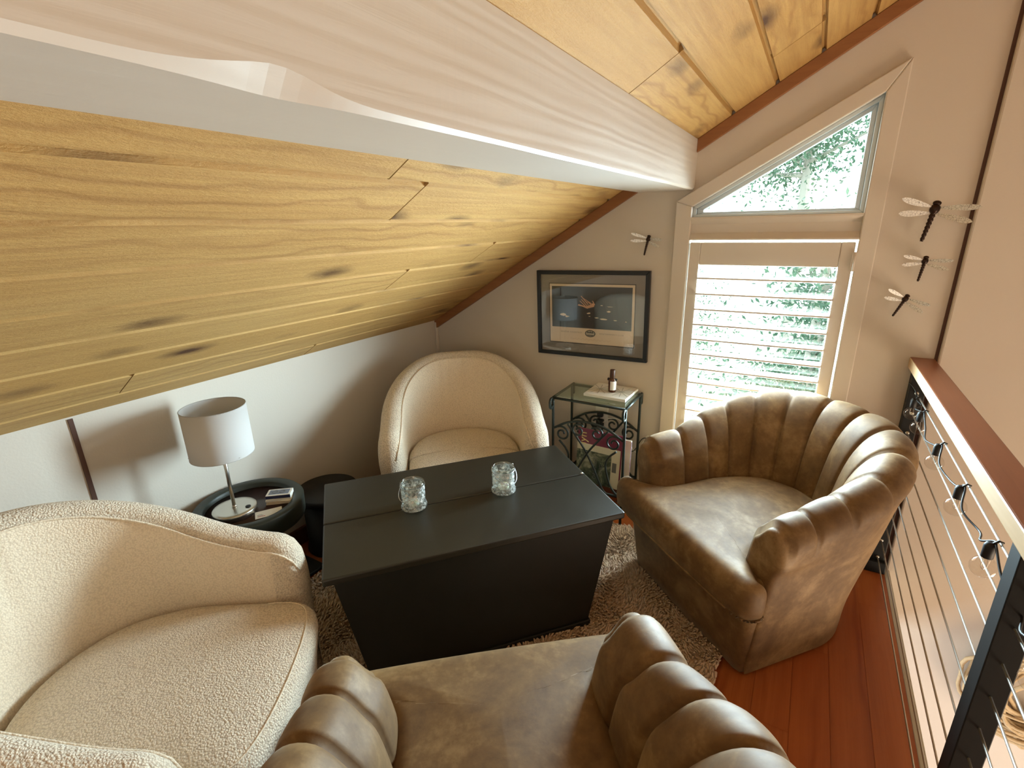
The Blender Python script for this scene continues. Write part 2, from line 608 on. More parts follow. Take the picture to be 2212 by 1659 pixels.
# floor planks along y
q = []
fx = [XE - 0.105 * k - (0.0 if k else 0) for k in range(24)]
for i in range(len(fx) - 1):
    rr = random.Random(100 + i)
    cuts = [-2.0]
    y = -2.0 + rr.uniform(.3, 1.0)
    while y < YW - .2:
        cuts.append(y)
        y += rr.uniform(.7, 1.5)
    cuts.append(YW + .02)
    for k in range(len(cuts) - 1):
        a, b = fx[i + 1], fx[i]
        q.append(([(a + .0008, cuts[k] + .0006, 0), (b - .0008, cuts[k] + .0006, 0), (b - .0008, cuts[k + 1] - .0006, 0), (a + .0008, cuts[k + 1] - .0006, 0)], a, b, cuts[k], cuts[k + 1]))
bm = B()
uvl = bm.loops.layers.uv.new('UVMap')
cl = bm.loops.layers.color.new('plank')
rnd = random.Random(5)
for corners, a, b, y0, y1 in q:
    ou, ov, r = rnd.uniform(0, 30), rnd.uniform(0, 30), rnd.random()
    f = bm.faces.new([bm.verts.new(c) for c in corners])
    for lp, (u, w) in zip(f.loops, ((y0, a), (y0, b), (y1, b), (y1, a))):
        lp[uvl].uv = (u + ou, w * 1.3 + ov)
        lp[cl] = (r, r, r, 1)
add_box(bm, XL - .06, XE, -2.0, YW + .02, -0.22, -0.0015)
struct(new_obj('floor', bm, M['floor']))
bm = B()
add_box(bm, XE, XE + 0.022, -2.0, YW - .001, -0.26, -0.002)
struct(new_obj('trim_3', bm, M['fascia'], bevel=.003))

# left knee wall
bm = B()
add_box(bm, XL - .10, XL, -2.6, YW + .1, -0.02, zc(XL) + .03)
struct(new_obj('wall_left', bm, M['wall']))
bm = B()
add_box(bm, XL - .002, XL + .004, .531, .544, 0.0, zc(XL) - .006)
struct(new_obj('trim_4', bm, M['seam']))
bm = B()
add_box(bm, XL, XL + .014, YW - .022, YW, .09, zc(XL) - .01)
struct(new_obj('trim_5', bm, M['casing'], bevel=.003))

# gable wall around the window opening
WX0, WX1 = -0.505, 0.168        # rough opening
WB = 0.26                        # bottom
def wt(x):                       # slanted head of the rough opening
    return 1.535 + 0.573 * (x + 0.505)
bm = B()
T0, T1 = YW, YW + .085
XR = 0.452
add_prism_xz(bm, [(-2.06, -2.6), (WX0, -2.6), (WX0, zc(WX0) + .03), (-2.06, zc(-2.06) + .03)], T0, T1)
add_prism_xz(bm, [(WX1, -2.6), (XR, -2.6), (XR, zc(XR) + .03), (WX1, zc(WX1) + .03)], T0, T1)
add_prism_xz(bm, [(WX0, -2.6), (WX1, -2.6), (WX1, WB), (WX0, WB)], T0, T1)
add_prism_xz(bm, [(WX0, wt(WX0)), (WX1, wt(WX1)), (WX1, zc(WX1) + .03), (WX0, zc(WX0) + .03)], T0, T1)
struct(new_obj('wall_back', bm, M['wall']))
bm = B()
add_prism_xz(bm, [(XR + .004, -2.6), (4.2, -2.6), (4.2, 1.78), (1.76, zc(1.76) + .03), (XR + .004, zc(XR) + .03)], YW - .022, T1)
struct(new_obj('wall_back_stairwell', bm, M['wall'], bevel=.006))
bm = B()
add_box(bm, XR - .006, XR + .004, YW - .004, YW + .08, -2.5, zc(XR))
struct(new_obj('trim_6', bm, M['seam']))
# ends of the great room that the stairwell opens into (out of view)
bm = B()
add_box(bm, 4.1, 4.2, Y0, YW, -2.6, 1.9)
struct(new_obj('wall_right', bm, M['wall']))
bm = B()
add_prism_xz(bm, [(-2.06, -2.6), (4.2, -2.6), (4.2, 1.8), (1.76, zc(1.76)), (-2.06, zc(-2.06))], Y0 - .1, Y0)
struct(new_obj('wall_front', bm, M['wall']))
bm = B()
add_box(bm, -2.06, 4.2, Y0, YW + .1, -2.7, -2.6)
struct(new_obj('floor_lower', bm, M['floor']))

# crown trim strips where the sloping ceiling meets the gable
def crown(xa, xb, name):
    bm = B()
    h = 0.052
    add_hull8(bm, [(xa, YW - .020, zc(xa) - h), (xb, YW - .020, zc(xb) - h), (xb, YW, zc(xb) - h), (xa, YW, zc(xa) - h)],
              [(xa, YW - .020, zc(xa) - .001), (xb, YW - .020, zc(xb) - .001), (xb, YW, zc(xb) - .001), (xa, YW, zc(xa) - .001)])
    struct(new_obj(name, bm, M['trim_wood'], bevel=.002))
crown(XL, -0.722, 'trim_1')
crown(-0.478, 1.70, 'trim_2')
# baseboards
bm = B()
add_box(bm, XL + .002, .359, YW - .016, YW, 0, .085)
struct(new_obj('baseboard_back', bm, M['base_wood'], bevel=.003))
bm = B()
add_box(bm, XL, XL + .016, -2.0, YW - .018, 0, .085)
struct(new_obj('baseboard_left', bm, M['base_wood'], bevel=.003))

# purlin beam
bm = B()
bx0, bx1, bz = -0.722, -0.478, 1.569
NB = 260
GY = 0.36
rows = []
for j in range(NB + 1):
    y = Y0 + (YW - Y0) * j / NB
    e = 0.004 * noise.noise(Vector((1.0, y * 3.0, 0.0)))
    ch = 0.007 + 0.022 * math.exp(-((y - GY) / 0.075) ** 2) * (0.75 + 0.25 * noise.noise(Vector((5, y * 9, 2))))
    ring = [(bx0, zc(bx0) - .002), (bx0, bz + .006), (bx0 + .006, bz), (bx1 - ch * .75, bz + e * .4), (bx1, bz + ch), (bx1 + e, bz + .09), (bx1, zc(bx1) - .002)]
    rows.append([bm.verts.new((x, y, z)) for x, z in ring])
for j in range(NB):
    for k in range(len(rows[0]) - 1):
        bm.faces.new((rows[j][k], rows[j + 1][k], rows[j + 1][k + 1], rows[j][k + 1]))
    bm.faces.new((rows[j][-1], rows[j + 1][-1], rows[j + 1][0], rows[j][0]))
bm.faces.new(rows[0])
bm.faces.new(list(reversed(rows[-1])))
bmesh.ops.recalc_face_normals(bm, faces=bm.faces)
struct(new_obj('ceiling_beam', bm, M['beam']))

# ------------------------------------------------------------------ window_1
win = struct(empty('window_1', (-0.17, YW, WB)))
def wobj(name, bm, m, parent=win, **kw):
    o = new_obj(name, bm, m, **kw)
    o.parent = parent
    o.matrix_parent_inverse = Matrix.Translation(-Vector(win.location)) if parent is win else Matrix.Identity(4)
    return o
# casing: mitred boards around the opening
cy0, cy1 = YW - .020, YW
ox0, ox1, ob = -0.546, 0.200, 0.205
def ot(x):
    return 1.525 + 0.573 * (x + 0.546)
ix0, ix1 = -0.478, 0.141
def it(x):
    return 1.500 + 0.575 * (x - ix0)
bm = B()
add_prism_xz(bm, [(ox0, ob), (ix0, ob + .065), (ix0, it(ix0)), (ox0, ot(ox0))], cy0, cy1 + .03)
add_prism_xz(bm, [(ox1, ob), (ix1, ob + .065), (ix1, it(ix1)), (ox1, ot(ox1))], cy0, cy1 + .03)
add_prism_xz(bm, [(ox0, ot(ox0)), (ix0, it(ix0)), (ix1, it(ix1)), (ox1, ot(ox1))], cy0, cy1 + .03)
add_prism_xz(bm, [(ox0, ob), (ox1, ob), (ix1, ob + .065), (ix0, ob + .065)], cy0, cy1 + .03)
wobj('casing', bm, M['casing'], bevel=.004)
# jamb lining to the outside
bm = B()
add_box(bm, ix0 - .027, ix0, YW + .03, YW + .085, WB, it(ix0) + .035)
add_box(bm, ix1, ix1 + .027, YW + .03, YW + .085, WB, it(ix1) + .035)
add_box(bm, ix0, ix1, YW + .03, YW + .085, WB - .0, ob + .065)
wobj('jamb_lining', bm, M['casing'])
# mullion between the triangle and the shutter, with bevelled lips
bm = B()
mz0, mz1 = 1.362, 1.457
prof = [(YW - .020, mz0), (YW - .020, mz0 + .006), (YW + .004, mz0 + .030), (YW + .004, mz1 - .030), (YW - .020, mz1 - .008), (YW - .020, mz1), (YW + .07, mz1), (YW + .07, mz0)]
a = [bm.verts.new((ix0, y, z)) for y, z in prof]
b = [bm.verts.new((ix1, y, z)) for y, z in prof]
bm.faces.new(list(reversed(a)))
bm.faces.new(b)
for i in range(len(prof)):
    j = (i + 1) % len(prof)
    bm.faces.new((a[i], a[j], b[j], b[i]))
bmesh.ops.recalc_face_normals(bm, faces=bm.faces)
wobj('mullion', bm, M['casing'])
# white vinyl frame of the triangular light
M['vinyl'] = plain('vinyl_frame', (0.62, 0.68, 0.70), 0.35)
bm = B()
def trap(off):
    x0, x1, zb = ix0 + off, ix1 - off, mz1 + off
    return [(x0, zb), (x1, zb), (x1, it(ix1) - off * 1.5), (x0 + off * .3, it(ix0) - off * .55 + .0)]
def ring_between(bm, P, Q, y0, y1):
    n = len(P)
    for i in range(n):
        j = (i + 1) % n
        add_prism_xz(bm, [P[i], P[j], Q[j], Q[i]], y0, y1)
T_a = [(ix0, mz1), (ix1, mz1), (ix1, it(ix1)), (ix0, it(ix0))]
T_b = [(ix0 + .014, mz1 + .011), (ix1 - .014, mz1 + .011), (ix1 - .014, it(ix1) - .024), (ix0 + .014, it(ix0) - .008)]
T_c = [(ix0 + .040, mz1 + .020), (ix1 - .030, mz1 + .020), (ix1 - .030, it(ix1) - .050), (ix0 + .040, it(ix0) - .012)]
ring_between(bm, T_a, T_b, YW + .012, YW + .065)
ring_between(bm, T_b, T_c, YW + .030, YW + .065)
wobj('upper_frame', bm, M['vinyl'], bevel=.002)
bm = B()
add_prism_xz(bm, T_c, YW + .046, YW + .049)
wobj('pane', bm, M['pane'])
# lower sash behind the shutter
bm = B()
LO = [(ix0, ob + .065), (ix1, ob + .065), (ix1, mz0), (ix0, mz0)]
LI = [(ix0 + .025, ob + .09), (ix1 - .025, ob + .09), (ix1 - .025, mz0 - .025), (ix0 + .025, mz0 - .025)]
ring_between(bm, LO, LI, YW + .050, YW + .080)
wobj('lower_sash', bm, M['vinyl'], bevel=.002)
bm = B()
add_prism_xz(bm, LI, YW + .064, YW + .067)
wobj('pane', bm, M['pane'])
# plantation shutter
sx0, sx1 = -0.474, 0.134
lx0, lx1 = -0.430, 0.088
sz0, sz1 = ob + .072, 1.352
lz0, lz1 = 0.40, 1.256
bm = B()
add_prism_xz(bm, [(sx0, sz0), (lx0, sz0), (lx0, sz1), (sx0, sz1)], YW - .012, YW + .018)
add_prism_xz(bm, [(lx1, sz0), (sx1, sz0), (sx1, sz1), (lx1, sz1)], YW - .012, YW + .018)
add_prism_xz(bm, [(lx0, lz1), (lx1, lz1), (lx1, sz1), (lx0, sz1)], YW - .010, YW + .016)
add_prism_xz(bm, [(lx0, sz0), (lx1, sz0), (lx1, lz0), (lx0, lz0)], YW - .010, YW + .016)
sh = wobj('shutter', bm, M['casing'], bevel=.003)
k = 0
z = 1.2015
while z > lz0 + .02:
    bm = B()
    pr = []
    for i in range(14):
        an = TAU * i / 14
        ca_, sa_ = math.cos(an), math.sin(an)
        # nearly flat slat with squared-off, slightly rounded edges
        pr.append((math.copysign(abs(ca_) ** .22, ca_) * .031, math.copysign(abs(sa_) ** .5, sa_) * .0052))
    tl = math.radians(2.0)
    a, b = [], []
    for (py, pz) in pr:
        yy = YW + .003 + py * math.cos(tl) - pz * math.sin(tl)
        zz = z + py * math.sin(tl) + pz * math.cos(tl)
        a.append(bm.verts.new((lx0, yy, zz)))
        b.append(bm.verts.new((lx1, yy, zz)))
    bm.faces.new(list(reversed(a)))
    bm.faces.new(b)
    for i in range(14):
        j = (i + 1) % 14
        f = bm.faces.new((a[i], a[j], b[j], b[i]))
    lo = new_obj('louvre', bm, M['casing'])
    lo.parent = sh
    lo.matrix_parent_inverse = (sh.matrix_parent_inverse.copy())
    lo.matrix_parent_inverse = Matrix.Identity(4)
    z -= 0.0687
    k += 1
for zz in (1.28, .62):
    bm = B()
    add_box(bm, sx1 - .006, sx1 + .014, YW - .0225, YW - .0115, zz - .035, zz + .035)
    add_tube(bm, [(sx1 + .003, YW - .022, zz - .036), (sx1 + .003, YW - .022, zz + .036)], .004)
    h = new_obj('hinge', bm, M['casing'])
    h.parent = sh

# ------------------------------------------------------------------ brown channel-back chair
def section_curve(ctrl, n):
    pts = catmull([(d, 0, z) for d, z in ctrl], n)
    return [(p.x, p.z) for p in pts]

def u_path(halfw, yf, yc, R, n):
    """U seen from above: right arm front -> back -> left arm front.
    returns (x, y, nx, ny, t) with outward normal; t in -1..1, 0 at the back"""
    L1 = yf - yc
    La = PI * R
    tot = 2 * L1 + La
    out = []
    for i in range(n + 1):
        s = tot * i / n
        if s < L1:
            x, y, nx, ny = R, yf - s, 1, 0
        elif s < L1 + La:
            a = (s - L1) / R
            x, y, nx, ny = R * math.cos(a), yc - R * math.sin(a), math.cos(a), -math.sin(a)
        else:
            x, y, nx, ny = -R, yc + (s - L1 - La), -1, 0
        k = halfw / R
        out.append((x * k, y, nx, ny, 2 * s / tot - 1))
    return out

def sstep(a, b, x):
    t = max(0.0, min(1.0, (x - a) / (b - a)))
    return t * t * (3 - 2 * t)

NCH = 13
def brown_chair(name, loc, rz):
    root = empty(name, loc, rz)
    # --- channelled shell
    NU = NCH * 12
    path = u_path(0.328, 0.27, -0.01, 0.315, NU)
    bm = B()
    rows = []
    for i, (x, y, nx, ny, tt) in enumerate(path):
        a = abs(tt)
        H = 0.755 - 0.165 * sstep(0.18, 1.0, a)
        lean = 0.06 * (1 - sstep(0.2, 0.95, a))          # back leans away
        ctrl = [(-0.115, 0.30), (-0.105, 0.40), (-0.085 + lean * .3, 0.40 + (H - .40) * .55), (-0.062 + lean * .7, H - .055), (-0.022 + lean, H - .008), (0.030 + lean, H - .010), (0.062 + lean, H - .055), (0.055 + lean * .8, H - .13), (0.034 + lean * .45, .40), (0.004, .16), (-0.010, .012)]
        sec = section_curve(ctrl, 4)
        m = len(sec)
        fr = (tt + 1) / 2 * NCH
        ph = fr - math.floor(fr)
        bulge = math.sqrt(max(0.0, 1 - (2 * ph - 1) ** 2))
        sharp = (bulge ** 0.5) * 0.024 - 0.017
        row = []
        for j, (d, z) in enumerate(sec):
            jj = j / (m - 1)
            # channels run up the inside, over the rim and fade just past it
            wgt = sstep(0.02, 0.14, jj) * (1 - sstep(0.56, 0.70, jj))
            # normal in the section plane
            d0, z0 = sec[max(j - 1, 0)]
            d1, z1 = sec[min(j + 1, m - 1)]
            td, tz = d1 - d0, z1 - z0
            ln = math.hypot(td, tz) or 1
            nd, nz = -tz / ln, td / ln
            dd = d + nd * sharp * wgt
            zz = z + nz * sharp * wgt
            # the channels fan: slant forward toward the arms near the rim
            shift = (0.10 * sstep(0.15, 0.55, jj) - 0.0) * math.sin(tt * PI * 0.5) * (1 - sstep(.8, 1.0, a)) * (1 - sstep(.7, 1.0, jj))
            row.append((x + nx * dd, y + ny * dd + shift * 0.35, zz))
        rows.append(row)
    grid = [[bm.verts.new(p) for p in r] for r in rows]
    m = len(grid[0])
    for i in range(NU):
        for j in range(m - 1):
            f = bm.faces.new((grid[i][j], grid[i][j + 1], grid[i + 1][j + 1], grid[i + 1][j]))
            f.smooth = True
    # rounded arm fronts
    for side, r in ((1, rows[0]), (-1, rows[-1])):
        cx = sum(p[0] for p in r) / m
        cz = sum(p[2] for p in r) / m
        prev = grid[0] if side == 1 else grid[-1]
        for sc_, dy in ((0.97, 0.012), (0.88, 0.024), (0.68, 0.030), (0.35, 0.032)):
            cur = [bm.verts.new((cx + (p[0] - cx) * sc_, p[1] + dy, (p[2] - (p[2] - cz) * (1 - sc_) * .30) if p[2] > cz else p[2])) for p in r]
            for j in range(m - 1):
                vv = (prev[j], prev[j + 1], cur[j + 1], cur[j]) if side == -1 else (prev[j + 1], prev[j], cur[j], cur[j + 1])
                f = bm.faces.new(vv)
                f.smooth = True
            prev = cur
        try:
            f = bm.faces.new(prev if side == -1 else list(reversed(prev)))
            f.smooth = True
        except ValueError:
            pass
    bmesh.ops.recalc_face_normals(bm, faces=bm.faces)
    new_obj('backrest', bm, M['suede'], root)
    # --- base below the cushion
    bm = B()
    lay = []
    for z, hw, yf in ((0.012, .312, .318), (0.06, .315, .324), (0.20, .328, .340), (0.285, .338, .348), (0.300, .334, .342)):
        ring = []
        for (px, py) in ((-hw, .10), (-hw, yf - .03), (-hw + .008, yf - .008), (-hw + .03, yf), (0, yf + .004), (hw - .03, yf), (hw - .008, yf - .008), (hw, yf - .03), (hw, .10), (hw * .7, -.20), (0, -.27), (-hw * .7, -.20)):
            ring.append(bm.verts.new((px * (1.0 if py > .05 else .88), py, z)))
        lay.append(ring)
    n = len(lay[0])
    for a, b in zip(lay[:-1], lay[1:]):
        for i in range(n):
            j = (i + 1) % n
            f = bm.faces.new((a[i], b[i], b[j], a[j]))
            f.smooth = True
    bm.faces.new(lay[0])
    bm.faces.new(list(reversed(lay[-1])))
    bmesh.ops.recalc_face_normals(bm, faces=bm.faces)
    new_obj('base', bm, M['suede'], root)
    # --- T cushion
    out = [(-.368, .322), (-.382, .35), (-.366, .392), (-.30, .407), (0, .412), (.30, .407), (.366, .392), (.382, .35), (.368, .322), (.325, .318), (.252, .258), (.238, .18), (.232, 0), (.175, -.15), (.09, -.215), (0, -.235), (-.09, -.215), (-.175, -.15), (-.232, 0), (-.238, .18), (-.252, .258), (-.325, .318)]
    out = [(p.x, p.y) for p in catmull([(x, y, 0) for x, y in out], 5, True)]
    cxy = (0, .22)
    bm = B()
    rings = []
    def dist(px_, py_):
        best = 9.0
        for k in range(len(out)):
            ax_, ay_ = out[k]
            bx_, by_ = out[(k + 1) % len(out)]
            dx_, dy_ = bx_ - ax_, by_ - ay_
            tt_ = max(0, min(1, ((px_ - ax_) * dx_ + (py_ - ay_) * dy_) / (dx_ * dx_ + dy_ * dy_ + 1e-12)))
            best = min(best, math.hypot(px_ - ax_ - dx_ * tt_, py_ - ay_ - dy_ * tt_))
        return best
    def topz(px_, py_):
        d_ = dist(px_, py_)
        q_ = min(1.0, d_ / .048)
        return .376 + .046 * math.sqrt(max(0, 1 - (1 - q_) ** 2)) + .018 * sstep(.03, .26, d_)
    for sc_, z in ((0.80, .288), (0.93, .292), (0.985, .304), (1.0, .335)):
        rings.append([bm.verts.new((cxy[0] + (x - cxy[0]) * sc_, cxy[1] + (y - cxy[1]) * sc_, z)) for x, y in out])
    for sc_ in (1.0, .99, .975, .955, .93, .895, .85, .79, .71, .61, .5, .38, .26, .13):
        rings.append([bm.verts.new((cxy[0] + (x - cxy[0]) * sc_, cxy[1] + (y - cxy[1]) * sc_, topz(cxy[0] + (x - cxy[0]) * sc_, cxy[1] + (y - cxy[1]) * sc_))) for x, y in out])
    n = len(out)
    for a, b in zip(rings[:-1], rings[1:]):
        for i in range(n):
            j = (i + 1) % n
            f = bm.faces.new((a[i], a[j], b[j], b[i]))
            f.smooth = True
    c = bm.verts.new((cxy[0], cxy[1], topz(*cxy)))
    for i in range(n):
        f = bm.faces.new((rings[-1][i], rings[-1][(i + 1) % n], c))
        f.smooth = True
    bm.faces.new(list(reversed(rings[0])))
    bmesh.ops.recalc_face_normals(bm, faces=bm.faces)
    seat = new_obj('seat_cushion', bm, M['suede'], root)
    # welt along the lower front edge of the cushion
    bm = B()
    sel = [Vector((x, y, .300)) for x, y in out if y > .30]
    sel.sort(key=lambda p: p.x)
    add_tube(bm, [Vector((p.x * .992, .14 + (p.y - .14) * .99, p.z)) for p in sel], .004, 6)
    new_obj('welt', bm, M['suede'], seat)
    return root

uu = Vector((0.647, 0.762, 0)).normalized()
ww = Vector((uu.y, -uu.x, 0))
def rz_of(f):                 # rotation that turns local +y to world direction f
    return math.atan2(-f[0], f[1])

RC = brown_chair('channel_back_chair', (-0.053, 1.90, 0.0), rz_of(-uu))
tag(RC, 'brown suede tub chair with channelled back, below the shuttered window and beside the railing', 'armchair', 'channel back chairs')
fdir = Vector((-0.645, 0.764, 0))
FC = brown_chair('channel_back_chair', (-0.317, 0.514, 0.0), rz_of(fdir))
tag(FC, 'brown suede tub chair in the foreground, cut off by the bottom edge of the photo', 'armchair', 'channel back chairs')

# ------------------------------------------------------------------ cream boucle barrel chair
def barrel_chair(name, loc, rz, arm=0.20, sf=0.0):
    root = empty(name, loc, rz)
    NU = 96
    path = u_path(0.325, arm, -0.02, 0.325, NU)
    bm = B()
    rows = []
    for i, (x, y, nx, ny, tt) in enumerate(path):
        a = abs(tt)
        H = 0.800 - 0.225 * sstep(0.12, 1.08, a)
        lean = 0.045 * (1 - sstep(0.1, 0.8, a))
        fold = 0.0
        ctrl = [(-0.060, 0.33), (-0.052, 0.42), (-0.045 + lean * .4, .42 + (H - .42) * .5), (-0.045 + lean * .85, H - .058), (-0.036 + lean * .95, H - .022), (-0.008 + lean, H), (0.030 + lean, H - .006), (0.056 + lean, H - .035), (0.064 + lean * .8, H - .10), (0.062 + lean * .4, .42), (0.045, .22), (0.015, .055)]
        sec = section_curve(ctrl, 4)
        row = []
        for j, (d, z) in enumerate(sec):
            jj = j / (len(sec) - 1)
            cr = 0.0
            # pull creases below the rim on the inside of the back
            for k, (tc, wd, am) in enumerate(((0.02, .022, .010), (-.10, .018, .006), (.12, .018, .006), (-.17, .016, .0045))):
                cr += am * math.exp(-((tt - tc - (jj - .25) * .12) / wd) ** 2) * sstep(.12, .2, jj) * (1 - sstep(.32, .38, jj))
            d += cr
            if abs(jj - 4 / 11) < .02:
                d += .003
                z -= .002
            row.append((x + nx * d, y + ny * d, z))
        rows.append(row)
    grid = [[bm.verts.new(p) for p in r] for r in rows]
    m = len(grid[0])
    for i in range(NU):
        for j in range(m - 1):
            f = bm.faces.new((grid[i][j], grid[i][j + 1], grid[i + 1][j + 1], grid[i + 1][j]))
            f.smooth = True
            f.material_index = 1 if j < 15 else 0
    tails = {1: [], -1: []}
    for side, r in ((1, rows[0]), (-1, rows[-1])):
        cx = sum(p[0] for p in r) / m
        cz = sum(p[2] for p in r) / m
        prev = grid[0] if side == 1 else grid[-1]
        for sc_, dy, dz in ((0.985, 0.018, .006), (0.93, 0.040, .020), (0.80, 0.058, .045), (0.55, 0.070, .085), (0.25, 0.076, .13)):
            cur = [bm.verts.new((cx + (p[0] - cx) * sc_, p[1] + dy, max(.055, p[2] - dz * sstep(.30, .58, p[2])))) for p in r]
            tails[side].append(cur[15].co.copy())
            for j in range(m - 1):
                vv = (prev[j], prev[j + 1], cur[j + 1], cur[j]) if side == -1 else (prev[j + 1], prev[j], cur[j], cur[j + 1])
                f = bm.faces.new(vv)
                f.smooth = True
            prev = cur
        try:
            f = bm.faces.new(prev if side == -1 else list(reversed(prev)))
            f.smooth = True
        except ValueError:
            pass
    bmesh.ops.recalc_face_normals(bm, faces=bm.faces)
    shell = new_obj('backrest', bm, [M['boucle'], M['boucle_in']], root)
    # seam piping between the inner panel and the padded rim
    bm = B()
    add_tube(bm, list(reversed(tails[1][:4])) + [Vector(r[15]) + Vector((0, 0, .001)) for r in rows] + tails[-1][:4], .0032, 6)
    new_obj('piping', bm, M['boucle_in'], shell)
    # seat with a rounded front
    out = [(-.262, .20), (-.258, .275), (-.225, .325), (-.14, .350), (0, .358), (.14, .350), (.225, .325), (.258, .275), (.262, .20), (.268, .05), (.262, -.05), (.215, -.175), (.12, -.25), (0, -.275), (-.12, -.25), (-.215, -.175), (-.262, -.05), (-.268, .05)]
    out = [(p.x, p.y - (sf if p.y > .1 else 0)) for p in catmull([(x, y, 0) for x, y in out], 5, True)]
    bm = B()
    rings = []
    for sc_, z in ((0.86, .075), (0.90, .12), (0.945, .25), (0.985, .335), (1.0, .365), (0.995, .385), (0.965, .402), (0.90, .412), (0.75, .420), (0.5, .426), (0.25, .428)):
        rings.append([bm.verts.new((x * sc_, .04 + (y - .04) * sc_, z)) for x, y in out])
    n = len(out)
    for a, b in zip(rings[:-1], rings[1:]):
        for i in range(n):
            j = (i + 1) % n
            f = bm.faces.new((a[i], a[j], b[j], b[i]))
            f.smooth = True
    c = bm.verts.new((0, .04, .4285))
    for i in range(n):
        f = bm.faces.new((rings[-1][i], rings[-1][(i + 1) % n], c))
        f.smooth = True
    bm.faces.new(list(reversed(rings[0])))
    bmesh.ops.recalc_face_normals(bm, faces=bm.faces)
    seat = new_obj('seat', bm, M['boucle'], root)
    bm = B()
    sel = [Vector((x * .93, .04 + (y - .04) * .93, .4095)) for x, y in out if y > .19]
    sel.sort(key=lambda p: p.x)
    add_tube(bm, sel, .0022, 6)
    new_obj('piping', bm, M['boucle_in'], seat)
    bm = B()
    add_lathe(bm, [(.24, .006), (.25, .012), (.25, .058), (.24, .062)], 48)
    new_obj('swivel_base', bm, M['black'], root)
    return root

FW = barrel_chair('barrel_chair', (-1.338, 1.775, 0.0), rz_of((.617, -.786, 0)), .13, .07)
tag(FW, 'cream boucle barrel chair in the far corner, behind the black chest', 'armchair', 'boucle barrel chairs')
LW = barrel_chair('barrel_chair', (-1.24, .335, 0.0), rz_of((.821, .571, 0)))
tag(LW, 'cream boucle barrel chair at the left edge, its rim hiding part of the round table', 'armchair', 'boucle barrel chairs')

# ------------------------------------------------------------------ black trunk (dough box shape)
TC = Vector((-0.973, 1.277, 0))
trz = math.atan2(uu.y, uu.x)
TR = empty('blanket_chest', TC, trz)
tag(TR, 'black painted wooden chest with a two board lid, in the middle of the chairs', 'chest')
HL, HW = .488, .295
def board(bm, x0, x1, y0, y1, z0, z1):
    add_box(bm, x0, x1, y0, y1, z0, z1)
bm = B()
board(bm, -HL, HL, 0.002, HW - 0.0, .476, .500)
new_obj('lid_board', bm, M['trunk'], TR, bevel=.005)
bm = B()
board(bm, -HL, HL, -HW, -0.001, .476, .500)
new_obj('lid_board', bm, M['trunk'], TR, bevel=.005)
# local y of the chest: +y is away from the camera side
bm = B()
def rect(hx, hy, z):
    return [(-hx, -hy, z), (hx, -hy, z), (hx, hy, z), (-hx, hy, z)]
add_hull8(bm, rect(.392, .235, .030), rect(.463, .270, .4755))
new_obj('body', bm, M['trunk_body'], TR, bevel=.003)
bm = B()
add_hull8(bm, rect(.400, .243, .008), rect(.398, .241, .0295))
new_obj('plinth', bm, M['trunk_body'], TR, bevel=.002)
bm = B()
add_sphere(bm, (HL - .012, .006, .5025), .0045, 10, 8, (1.2, 1, .6))
new_obj('paint_chip', bm, M['paper'], TR)

# ------------------------------------------------------------------ jars
def star(bm, c, nrm, upv, r, mat=0):
    nrm = nrm.normalized()
    upv = (upv - nrm * upv.dot(nrm)).normalized()
    rt = upv.cross(nrm)
    vs = []
    for i in range(10):
        a = TAU * i / 10
        rr = r if i % 2 == 0 else r * .42
        vs.append(bm.verts.new(c + (upv * math.cos(a) + rt * math.sin(a)) * rr))
    f = bm.faces.new(vs)
    f.material_index = mat

